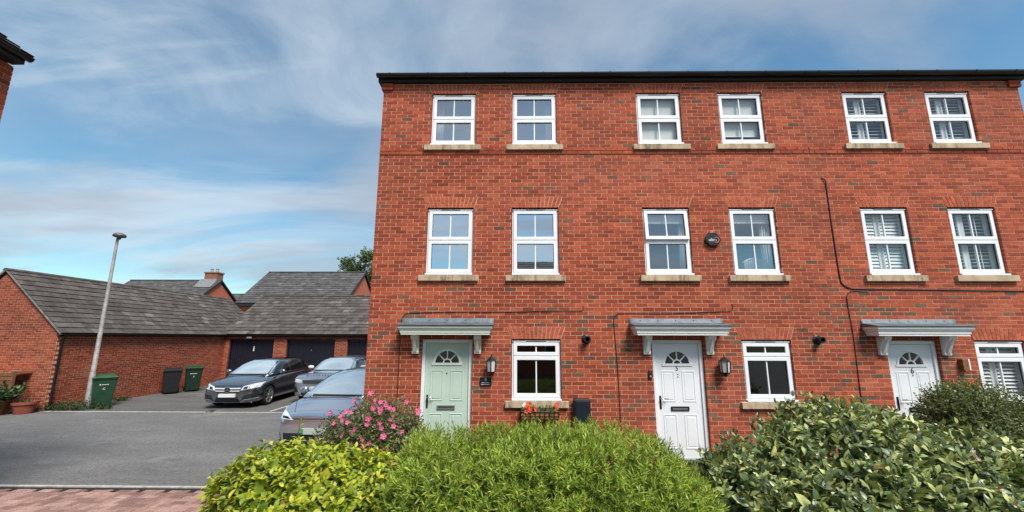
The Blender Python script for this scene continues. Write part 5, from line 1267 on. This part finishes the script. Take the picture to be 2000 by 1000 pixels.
for sg in (-1, 1):
    C2.patch('headlight', 'headlight', [(sg * 0.56, 0.76), (sg * 0.92, 0.80), (sg * 0.90, 0.93), (sg * 0.57, 0.88)], 'f', 'body', 8, 5, 0.008)
    C2.patch('air_intake', 'black_plastic', [(sg * 0.66, 0.42), (sg * 0.86, 0.44), (sg * 0.86, 0.64), (sg * 0.74, 0.62)], 'f', 'body', 5, 5, 0.008)
    C2.patch('intake_trim', 'chrome', [(sg * 0.83, 0.42), (sg * 0.86, 0.42), (sg * 0.86, 0.66), (sg * 0.83, 0.66)], 'f', 'body', 1, 6, 0.014)
    C2.patch('side_window', 'car_glass_dark', [(1.35, 1.17), (2.4, 1.17), (2.4, 1.60), (1.82, 1.57)], 's', 'cabin', 8, 6, 0.005, None, sg)
    C2.patch('side_window', 'car_glass_dark', [(2.48, 1.17), (4.1, 1.19), (3.98, 1.56), (2.48, 1.60)], 's', 'cabin', 8, 6, 0.005, None, sg)
    C2.mirror(sg, sg * 0.93, 1.55, 1.24, 'white_paint')
C2.patch('lower_grille', 'black_plastic', [(-0.55, 0.30), (0.55, 0.30), (0.55, 0.42), (-0.55, 0.42)], 'f', 'body', 8, 3, 0.008)
C2.put(MB().box(-0.26, 0.26, -0.03, 0.04, 0.52, 0.63), 'number_plate', 'plate_white', bevel=0.003)
text('plate_letter', 'L', 0.10, 'black_ink', C2.t, C2.M @ Matrix.Translation((-0.21, -0.033, 0.575)) @ FRONT, 0.001)
for k, ch in enumerate('DISCOVERY'):
    x = -0.42 + 0.105 * k; h = C2.bvh_body.ray_cast(Vector((x, 0.16, 3)), Vector((0, 0, -1)))
    text('bonnet_letter', ch, 0.085, 'black_ink', C2.t, C2.M @ Matrix.Translation(Vector((x, 0.10, 0)) + Vector((0, 0, h[0].z + 0.0))) @ Matrix.Rotation(R(42), 4, 'X'), 0.006)
# --- silver-blue electric hatchback nearest the house
st = [(0.0, 0.28, 0.58, 0.63, 0.58), (0.05, 0.19, 0.68, 0.74, 0.74), (0.15, 0.155, 0.76, 0.83, 0.83), (0.38, 0.15, 0.85, 0.92, 0.885), (0.62, 0.15, 0.91, 0.985, 0.90), (0.9, 0.15, 0.95, 1.03, 0.905), (1.9, 0.15, 0.98, 1.06, 0.905), (3.0, 0.15, 1.0, 1.07, 0.905), (3.8, 0.17, 1.02, 1.08, 0.885), (4.15, 0.24, 1.0, 1.06, 0.81), (4.26, 0.36, 0.93, 1.0, 0.68)]
gs = [(0.72, 1.00, 0.74, 0.64), (0.84, 1.055, 0.79, 0.65), (1.3, 1.285, 0.84, 0.645), (1.75, 1.46, 0.85, 0.635), (2.2, 1.54, 0.855, 0.63), (3.0, 1.55, 0.855, 0.62), (3.6, 1.50, 0.84, 0.61), (4.0, 1.36, 0.81, 0.60), (4.18, 1.10, 0.78, 0.62)]
C3 = Car('silver-blue hatchback with green-edged number plate beside the end house', -4.10, 0.95, 0.0, 'paint_silver_blue', st, gs, 1.0, (0.80, 3.57), 0.345)
C3.patch('windscreen', 'windscreen', [(-0.74, 1.035), (0.74, 1.035), (0.60, 1.47), (-0.60, 1.47)], 'f', 'cabin', 12, 8)
C3.patch('wiper', 'black_plastic', [(-0.5, 1.025), (0.6, 1.015), (0.6, 1.035), (-0.5, 1.045)], 'f', 'cabin', 12, 1, 0.016)
for sg in (-1, 1):
    hl = C3.patch('headlight', 'headlight', [(sg * 0.46, 0.65), (sg * 0.86, 0.68), (sg * 0.875, 0.84), (sg * 0.66, 0.775)], 'f', 'body', 8, 5, 0.008)
    C3.patch('lamp_unit', 'car_glass_dark', [(sg * 0.53, 0.667), (sg * 0.72, 0.69), (sg * 0.72, 0.725), (sg * 0.60, 0.71)], 'f', 'body', 5, 3, 0.013, hl)
    C3.patch('bonnet_gap', 'dark_gap', [(sg * 0.50, 0.13), (sg * 0.512, 0.13), (sg * 0.80, 0.70), (sg * 0.788, 0.70)], 't', 'body', 1, 10, 0.0015)
    C3.patch('side_window', 'car_glass_dark', [(1.15, 1.05), (2.3, 1.06), (2.3, 1.45), (1.75, 1.41)], 's', 'cabin', 8, 6, 0.005, None, sg)
    C3.patch('side_window', 'car_glass_dark', [(2.4, 1.06), (3.8, 1.10), (3.6, 1.40), (2.4, 1.45)], 's', 'cabin', 8, 6, 0.005, None, sg)
    C3.patch('pillar', 'black_plastic', [(sg * 0.745, 1.03), (sg * 0.775, 1.03), (sg * 0.63, 1.47), (sg * 0.605, 1.47)], 'f', 'cabin', 1, 8, 0.01)
    C3.mirror(sg, sg * 0.88, 1.30, 1.09, 'paint_silver_blue')
C3.patch('light_bar', 'black_plastic', [(-0.50, 0.665), (0.50, 0.665), (0.50, 0.68), (-0.50, 0.68)], 'f', 'body', 12, 1, 0.006)
C3.patch('lower_bumper', 'black_plastic', [(-0.70, 0.17), (0.70, 0.17), (0.76, 0.40), (-0.76, 0.40)], 'f', 'body', 12, 5, 0.006)
C3.patch('bumper_slat', 'grey_ink', [(-0.58, 0.255), (0.58, 0.255), (0.58, 0.27), (-0.58, 0.27)], 'f', 'body', 12, 1, 0.016)
C3.patch('cowl', 'black_plastic', [(-0.70, 0.78), (0.70, 0.78), (0.72, 0.84), (-0.72, 0.84)], 't', 'body', 10, 1, 0.006)
C3.patch('bonnet_crease', 'dark_gap', [(-0.76, 0.60), (0.76, 0.60), (0.76, 0.606), (-0.76, 0.606)], 't', 'body', 16, 1, 0.0015)
pl = C3.put(MB().box(-0.26, 0.26, -0.035, 0.03, 0.385, 0.495), 'number_plate', 'plate_grey', bevel=0.003)
C3.put(MB().box(-0.258, -0.215, -0.038, -0.0352, 0.388, 0.492), 'green_band', 'plate_green', pl)
# ------------------------------------------------------------------ plants
def norm(a): return a / np.maximum(np.linalg.norm(a, axis=-1, keepdims=True), 1e-9)
def leaf8(w_, fold=0.12, droop=0.10, serr=0.0):
    """one leaf along +y, unit length; 8 triangles"""
    V = np.array([(0, 0, 0), (-w_ * .9, .30, fold * w_ * 2), (0, .30, 0.03), (w_ * .9, .30, fold * w_ * 2), (-w_ * .85, .66, fold * w_ * 2 - droop * .3), (0, .66, 0.02 - droop * .35), (w_ * .85, .66, fold * w_ * 2 - droop * .3), (0, 1, -droop)], float)
    F = np.array([(0, 3, 2), (0, 2, 1), (2, 3, 6), (2, 6, 5), (2, 5, 4), (2, 4, 1), (5, 6, 7), (5, 7, 4)])
    return V, F
def leaf4(w_, droop=0.08):
    V = np.array([(0, 0, 0), (-w_, .45, .02), (0, .5, -.0), (w_, .45, .02), (0, 1, -droop)], float)
    F = np.array([(0, 3, 4), (0, 4, 1)]); F = np.array([(0, 3, 4, 2), (0, 2, 4, 1)])
    return V, F
def basis(t, up):
    """columns: side, along t, normal"""
    s = norm(np.cross(t, up)); n = np.cross(s, t); return np.stack([s, t, n], -1)
def build_leaves(name, P, B, S, leaf, mat, parent):
    V, F = leaf; n = len(P)
    W = np.einsum('nij,kj->nki', B, V) * S[:, None, None] + P[:, None, :]
    FF = (F[None] + (np.arange(n) * len(V))[:, None, None]).reshape(-1, F.shape[1])
    return kind(np_mesh(name, W.reshape(-1, 3), FF, mat, parent), 'stuff')
def shoots(P, D, k, ln, angle, leafl, whorl=2, spread=0.25, tip=True, jitter=0.35, droop=0.0):
    """leaves along shoots at P with direction D -> leaf pos, basis, scale"""
    n = len(P); Ps, Bs, Ss = [], [], []
    a0 = RNG.uniform(0, 6.28, n); ref = np.where(np.abs(D[:, 2:3]) < 0.9, np.array([[0, 0, 1.0]]), np.array([[1.0, 0, 0]]))
    A = norm(np.cross(D, ref)); C = np.cross(D, A); L_ = ln * RNG.uniform(0.7, 1.3, n)
    for j in range(k):
        f = (j // whorl + 0.5) / max(1, math.ceil(k / whorl)); az = a0 + (j % whorl) * 2 * math.pi / whorl + (j // whorl) * 1.9 + RNG.normal(0, jitter, n)
        an = angle * (1.15 - 0.6 * f) + RNG.normal(0, spread, n)
        rad = A * np.cos(az)[:, None] + C * np.sin(az)[:, None]
        t = norm(D * np.cos(an)[:, None] + rad * np.sin(an)[:, None] + np.array([0, 0, -droop]))
        Ps.append(P + D * (L_ * f)[:, None]); Bs.append(basis(t, D + RNG.normal(0, .15, (n, 3)))); Ss.append(leafl * (1.1 - 0.45 * f) * RNG.uniform(0.7, 1.25, n))
    return np.concatenate(Ps), np.concatenate(Bs), np.concatenate(Ss)
class Blob:
    """lumpy superellipsoid"""
    def __init__(s, c, r, p=2.6, lump=0.10, freq=3.0, seed=0):
        s.c, s.r, s.p, s.l = np.array(c, float), np.array(r, float), p, lump; g = np.random.default_rng(seed); s.k = g.normal(0, freq, (7, 3)); s.ph = g.uniform(0, 6.28, 7)
    def sample(s, n, zmin=-0.25, inner=0.0, front=0.0):
        out_ = []; tot = 0
        while tot < n:
            d = norm(RNG.normal(0, 1, (n * 2, 3))); d = d[d[:, 2] > zmin]
            if front: d = d[(d[:, 1] < 0.35) | (RNG.uniform(0, 1, len(d)) > front)]
            out_.append(d); tot += len(d)
        d = np.concatenate(out_)[:n]
        rr = (np.abs(d / s.r) ** s.p).sum(1) ** (-1 / s.p)
        w = np.sin((d * rr[:, None] ) @ s.k.T + s.ph).mean(1) * 2.0
        q = d * rr[:, None]; nrm = norm(np.sign(q) * np.abs(q / s.r) ** (s.p - 1) / s.r)
        depth = np.abs(RNG.normal(0, 1, n)) * inner
        P = s.c + q * (1 + s.l * w)[:, None] - nrm * depth[:, None]
        return P, nrm, w, depth
def in_front(P, zlo=-0.2): return P[:, 2] > zlo
def stems(parent, base, targets, r0=0.012, name='stem', mat='twig', n=6, r1=0.004):
    m = MB()
    for tp in targets:
        b = Vector(base) + Vector((random.uniform(-.25, .25), random.uniform(-.15, .15), 0)); e = Vector(tp); mid = b.lerp(e, 0.5) + Vector((random.uniform(-.08, .08), random.uniform(-.08, .08), 0.06))
        m.tube([b, b.lerp(mid, .6), mid, mid.lerp(e, .5), e], [r0, r0 * .9, r0 * .7, r0 * .5, r1], 5)
    return m.build(name, mat, parent, smooth=True)
def dense_shrub(name, label, cat, blobs, nsh, shoot, leaf, mat, tipmat=None, base=None, single=0, smat=None, nst=40, up=0.6, out_w=0.8, rand=0.35, inner=0.16, zmin=-0.3, group=None, tipfrac=0.0, front=0.6):
    t = thing(name, label, cat, base, group)
    PP, DD, DE = [], [], []
    tot = sum(b.r.prod() ** (2 / 3) for b in blobs)
    for b in blobs:
        n = int(nsh * b.r.prod() ** (2 / 3) / tot)
        P, Nr, w, dep = b.sample(n, zmin, inner, front)
        # drop what falls inside another blob
        for o in blobs:
            if o is b: continue
            q = (np.abs((P - o.c) / o.r) ** o.p).sum(1); keep = q > 0.72; P, Nr, dep = P[keep], Nr[keep], dep[keep]
        D = norm(Nr * out_w + np.array([0, 0, up]) + RNG.normal(0, rand, P.shape)); PP.append(P); DD.append(D); DE.append(dep)
    P = np.concatenate(PP); D = np.concatenate(DD); dep = np.concatenate(DE)
    ok = P[:, 2] > -0.12; P, D, dep = P[ok], D[ok], dep[ok]
    tips = (RNG.uniform(0, 1, len(P)) < tipfrac) & (dep < 0.5 * inner) & (D[:, 2] > 0.35)
    for msk, nm, mt in ((~tips, 'foliage', mat), (tips, 'new_growth', tipmat or mat)):
        if not msk.any(): continue
        p, B, S = shoots(P[msk] - D[msk] * shoot['ln'] * 0.6, D[msk], **shoot)
        if single and nm == 'foliage':
            d = np.linalg.norm(p - np.array(EYE), axis=1) / S; dd = np.tile(dep[msk], shoot['k'])
            ang = np.arctan2(p[:, 2] - EYE.z, p[:, 1] - EYE.y) ; vis = (dd < 0.03) & (ang > R(-21.5)) & (p[:, 1] < base[1] + 0.25)
            # hidden leaves are poor picks: keep the ones nearest the lens
            idx = np.where(vis)[0]; idx = idx[np.argsort(d[idx])][:single]; rest = np.ones(len(p), bool); rest[idx] = False
            me = bpy.data.meshes.new('leaf'); V, F = leaf; me.from_pydata([tuple(v) for v in V], [], [tuple(int(i) for i in f) for f in F]); me.materials.append(MATS[smat])
            for i in idx:
                M = Matrix(B[i].tolist()).to_4x4(); M = Matrix.Translation(p[i].tolist()) @ M @ Matrix.Scale(float(S[i]), 4); inst('leaf', me, t, M)
            p, B, S = p[rest], B[rest], S[rest]
        build_leaves(nm, p, B, S, leaf, mt, t)
    for b in blobs:
        n = int(nsh * 0.8 * b.r.prod() ** (2 / 3) / tot); bi = Blob(b.c, b.r * 0.80, b.p, b.l, 1.0, 3); bi.k, bi.ph = b.k, b.ph
        P2, N2, w2, d2 = bi.sample(n, -0.5, inner * 0.8, 0.0); D2 = norm(N2 * 0.5 + RNG.normal(0, .6, P2.shape)); ok = P2[:, 2] > -0.12
        p, B, S = shoots(P2[ok], D2[ok], shoot['k'] // 2 + 1, shoot['ln'], 1.1, shoot['leafl'] * 1.35, shoot.get('whorl', 2)); build_leaves('inner_foliage', p, B, S, (leaf[0] * np.array([1.5, 1, 1]), leaf[1]), mat, t)
    sel = RNG.choice(len(P), min(nst, len(P)), replace=False)
    stems(t, base, [tuple(P[i] + D[i] * (0.10 if q % 3 == 0 else -0.05)) for q, i in enumerate(sel)])
    return t, P, D
# golden shrub, lower left
t_gold, Pg, Dg = dense_shrub('golden_shrub', 'low yellow-green leafy shrub at lower left beside the paving', 'shrub',
    [Blob((-2.62, -2.25, 0.10), (0.95, 0.75, 0.66), 2.8, 0.07, 3, 1), Blob((-1.80, -2.15, 0.03), (0.62, 0.6, 0.64), 2.8, 0.07, 3, 2), Blob((-2.2, -2.75, 0.0), (1.05, 0.45, 0.52), 2.6, 0.08, 3, 3)],
    1900, dict(k=8, ln=0.15, angle=1.15, leafl=0.105, whorl=2, spread=0.22, droop=0.12), leaf8(0.27, 0.16, 0.22), 'gold_leaf_island', None, (-2.3, -2.3, -0.08), 300, 'gold_leaf_object', inner=0.14)
st_ = MB(); sp0 = Vector((-3.0, -1.75, 0.1)); st_.tube([sp0, sp0 + Vector((0.02, 0, 0.45)), sp0 + Vector((0.03, 0.02, 0.86))], [0.010, 0.007, 0.004], 6).build('tall_shoot', 'twig', t_gold)
pp, BB, SS = shoots(np.array([[-2.985, -1.745, 0.50]]), np.array([[0.03, 0.02, 1.0]]), 14, 0.40, 1.1, 0.11, 2, 0.2, droop=0.2)
build_leaves('shoot_leaves', pp, BB, SS, leaf8(0.25, 0.16, 0.2), 'gold_leaf_island', t_gold)
# clipped fine-leaved hedge in the middle
dense_shrub('hedge', 'rounded bright green narrow-leaved hedge in the centre foreground', 'hedge',
    [Blob((0.32, -2.45, 0.12), (1.62, 0.85, 0.94), 3.6, 0.05, 2.5, 4), Blob((-0.70, -2.5, 0.08), (0.72, 0.8, 0.93), 3.8, 0.05, 2.5, 5), Blob((1.45, -2.6, -0.05), (0.75, 0.75, 0.86), 2.8, 0.05, 2.5, 6)],
    6500, dict(k=15, ln=0.13, angle=0.85, leafl=0.085, whorl=3, spread=0.25), leaf4(0.075, 0.06), 'hedge_leaf', None, (0.3, -2.45, -0.08), nst=80, inner=0.11, up=0.75, rand=0.32)
# large-leaved grey-green shrub at right
dense_shrub('silverberry_shrub', 'large grey-green broad-leaved shrub filling the lower right', 'shrub',
    [Blob((4.0, -2.35, 0.15), (1.30, 0.95, 1.15), 2.4, 0.06, 2.5, 7), Blob((2.85, -2.4, 0.0), (0.85, 0.8, 0.98), 2.3, 0.07, 2.5, 8), Blob((5.0, -2.5, 0.05), (1.25, 0.9, 0.98), 2.4, 0.06, 2.5, 9), Blob((3.6, -3.1, -0.05), (1.5, 0.55, 0.85), 2.5, 0.06, 2.5, 10)],
    3000, dict(k=7, ln=0.18, angle=1.0, leafl=0.115, whorl=1, spread=0.3), leaf8(0.235, 0.14, 0.10), 'silver_leaf_island', None, (3.9, -2.5, -0.08), 300, 'silver_leaf_object', inner=0.13, up=0.55, rand=0.4)
# dark small-leaved shrub by the number 6 door
dense_shrub('evergreen_shrub', 'dark small-leaved shrub with wispy shoots in front of the number 6 door', 'shrub',
    [Blob((6.95, -0.95, 0.85), (0.62, 0.55, 0.62), 2.2, 0.14, 4, 12), Blob((6.7, -1.0, 0.4), (0.6, 0.5, 0.6), 2.2, 0.12, 4, 13), Blob((8.3, -0.95, 0.65), (0.75, 0.55, 0.72), 2.2, 0.13, 4, 14), Blob((7.5, -0.95, 0.3), (0.9, 0.5, 0.62), 2.3, 0.1, 4, 15)],
    3600, dict(k=16, ln=0.19, angle=0.9, leafl=0.040, whorl=2, spread=0.3), leaf4(0.24, 0.1), 'dark_leaf', None, (7.3, -0.95, -0.08), nst=70, inner=0.16, up=0.5, rand=0.5)
# rock rose with pink flowers
t_cis, Pc, Dc = dense_shrub('rock_rose', 'airy rock rose dotted with pink flowers beside the green door', 'shrub',
    [Blob((-2.15, -0.95, 0.60), (0.66, 0.50, 0.68), 2.2, 0.12, 4, 16), Blob((-2.66, -1.0, 0.50), (0.42, 0.42, 0.47), 2.2, 0.12, 4, 17), Blob((-1.62, -1.0, 0.48), (0.35, 0.4, 0.45), 2.2, 0.1, 4, 18), Blob((-2.15, -1.1, 0.1), (0.78, 0.45, 0.5), 2.3, 0.1, 4, 19)],
    1350, dict(k=16, ln=0.20, angle=0.85, leafl=0.048, whorl=2, spread=0.35), leaf4(0.17, 0.12), 'cistus_leaf', None, (-2.2, -1.0, -0.08), nst=90, inner=0.15, up=0.5, rand=0.5)
def flower_me(name, n, r, mats, cup=0.25, seedc=True):
    m = MB()
    for k in range(n):
        a = 2 * math.pi * k / n; c, s = math.cos(a), math.sin(a); pts = [(0.15, 0, 0.0), (0.6, -.38, cup * .6), (0.95, -.32, cup), (1.03, 0, cup * .85), (0.95, .32, cup * 1.05), (0.6, .38, cup * .6)]
        m.add([(r * (u * c - v * s), r * (u * s + v * c), r * w_ + 0.0006 * k) for u, v, w_ in pts], [(0, 1, 2, 3), (0, 3, 4, 5)])
    nf = len(m.f)
    m.lathe([(0.0, r * .16), (r * .12, r * .13), (r * .2, r * .02)], (0, 0, 0), 8)
    me = m.mesh(name); me.materials.append(MATS[mats[0]]); me.materials.append(MATS[mats[1]])
    for i, p in enumerate(me.polygons): p.material_index = 1 if i >= nf else 0
    return me
fm = flower_me('flower', 5, 0.040, ('pink_petal', 'yellow_centre'))
vis = [i for i in range(len(Pc)) if Dc[i][1] < 0.1 and Pc[i][2] > 0.5 and Pc[i][1] < -1.0]
random.shuffle(vis)
for i in vis[:58]:
    d = Vector(Dc[i]) * 0.6 + Vector((0.25 - 0.1 * Pc[i][0] * -1, -0.9, 0.35)) + Vector((random.gauss(0, .35), random.gauss(0, .2), random.gauss(0, .3)))
    q = d.to_track_quat('Z', 'Y').to_matrix().to_4x4()
    inst('flower', fm, t_cis, Matrix.Translation(Vector(Pc[i]) + Vector(Dc[i]) * 0.11) @ q @ Matrix.Scale(random.uniform(0.75, 1.2), 4))
# trough flowers
t = thing('trough_plants', 'red flowers and small foliage growing in the hay-rack trough', 'plant', (0.40, -0.12, 0.835))
P = np.stack([RNG.uniform(0.12, 0.70, 90), RNG.uniform(-0.22, -0.05, 90), np.full(90, 0.835)], 1); D = norm(np.array([0, -0.2, 1.0]) + RNG.normal(0, .35, P.shape))
p, B, S = shoots(P, D, 12, 0.10, 0.9, 0.04, 2); build_leaves('foliage', p, B, S, leaf4(0.2), 'dark_leaf', t)
rm_ = flower_me('flower', 5, 0.038, ('red_petal', 'yellow_centre'), 0.35); wm_ = flower_me('flower', 6, 0.03, ('white_petal', 'yellow_centre'), 0.3)
for k in range(15):
    x = random.gauss(0.235, 0.045) if k < 11 else random.gauss(0.69, 0.025)
    inst('flower', rm_, t, Matrix.Translation((x, -0.21 + random.uniform(-.05, .05), 0.92 + random.uniform(-.07, .06))) @ Vector((random.gauss(0, .4), -1, random.uniform(0, .8))).to_track_quat('Z', 'Y').to_matrix().to_4x4())
for k in range(3): inst('flower', wm_, t, Matrix.Translation((0.13 + random.uniform(-.015, .015), -0.2, 0.95 + random.uniform(-.02, .03))) @ Vector((0, -1, .5)).to_track_quat('Z', 'Y').to_matrix().to_4x4())
# tree behind the garages
t = thing('tree', 'round-crowned green tree rising behind the far roof', 'tree', (-16.4, 33, G))
MB().tube([(-16.4, 33, G), (-16.35, 33, 3), (-16.45, 33, 6), (-16.4, 33, 8.5)], [0.26, 0.2, 0.15, 0.07], 10).build('trunk', 'bark', t, smooth=True)
lim = MB(); CP = []
for k in range(26):
    a = random.uniform(0, 6.28); e = random.uniform(-0.3, 1.3); L_ = random.uniform(1.3, 2.7)
    b0 = Vector((-16.4, 33, random.uniform(5.5, 8.5))); e0 = Vector((-16.3, 33, 8.4)) + Vector((math.cos(a) * math.cos(e), math.sin(a) * math.cos(e), math.sin(e))) * L_
    lim.tube([b0, b0.lerp(e0, .5) + Vector((0, 0, .25)), e0], [0.06, 0.04, 0.015], 5); CP.append(e0)
lim.build('limb', 'bark', t, smooth=True)
P = np.concatenate([np.array(c)[None] + RNG.normal(0, 0.36, (60, 3)) * np.array([1, 1, 0.75]) for c in CP]); D = norm(RNG.normal(0, 1, P.shape) + np.array([0, 0, .4]))
p, B, S = shoots(P, D, 6, 0.3, 1.0, 0.20, 2); build_leaves('crown', p, B, S, leaf4(0.33), 'tree_leaf', t)
# weeds and pot plants
def tuft(name, label, x, y, r, h, n, mat, z=G, ll=0.10, cat='plant', wd=0.16):
    t = thing(name, label, cat, (x, y, z), 'small plants by the garage walls')
    ang = RNG.uniform(0, 6.28, n); rad = r * np.sqrt(RNG.uniform(0, 1, n)); P = np.stack([x + rad * np.cos(ang), y + rad * np.sin(ang) * 0.6, np.full(n, z)], 1)
    D = norm(np.stack([np.cos(ang) * rad / r * .7, np.sin(ang) * rad / r * .7, np.ones(n)], 1) + RNG.normal(0, .25, (n, 3)))
    p, B, S = shoots(P, D, 10, h, 0.8, ll, 2); build_leaves('foliage', p, B, S, leaf4(wd, .15), mat, t)
    stems(t, (x, y, z), [tuple(P[i] + D[i] * h * .6) for i in range(0, n, max(1, n // 6))], 0.006, r1=0.002)
    return t
tuft('weed_clump', 'dark weeds round the foot of the lamp post', -14.2, 5.6, 0.45, 0.28, 60, 'weed_leaf')
tuft('weed_clump', 'weeds along the garage wall left of the lamp post', -14.75, 5.45, 0.3, 0.2, 40, 'weed_leaf')
tuft('weed_clump', 'weeds in front of the green bin', -13.55, 5.75, 0.25, 0.15, 26, 'weed_leaf')
tuft('weed_clump', 'low weeds at the wall foot beyond the green bin', -14.7, 7.4, 0.35, 0.12, 26, 'weed_leaf')
tuft('weed_clump', 'tiny weed growing in the edging strip', -9.55, 5.3, 0.06, 0.06, 5, 'weed_leaf', ll=0.05)
tuft('leafy_plant', 'spreading leafy plant in the brown tub at left edge', -15.68, 4.62, 0.42, 0.42, 60, 'weed_leaf', G + 0.4, 0.2, wd=0.22)
tuft('leafy_plant', 'plant in the dark pot cut off by the left edge', -16.1, 4.4, 0.3, 0.3, 36, 'weed_leaf', G + 0.33, 0.16)
tuft('leafy_plant', 'small plant in the red plastic pot', -15.08, 4.9, 0.15, 0.1, 14, 'weed_leaf', G + 0.3, 0.07)
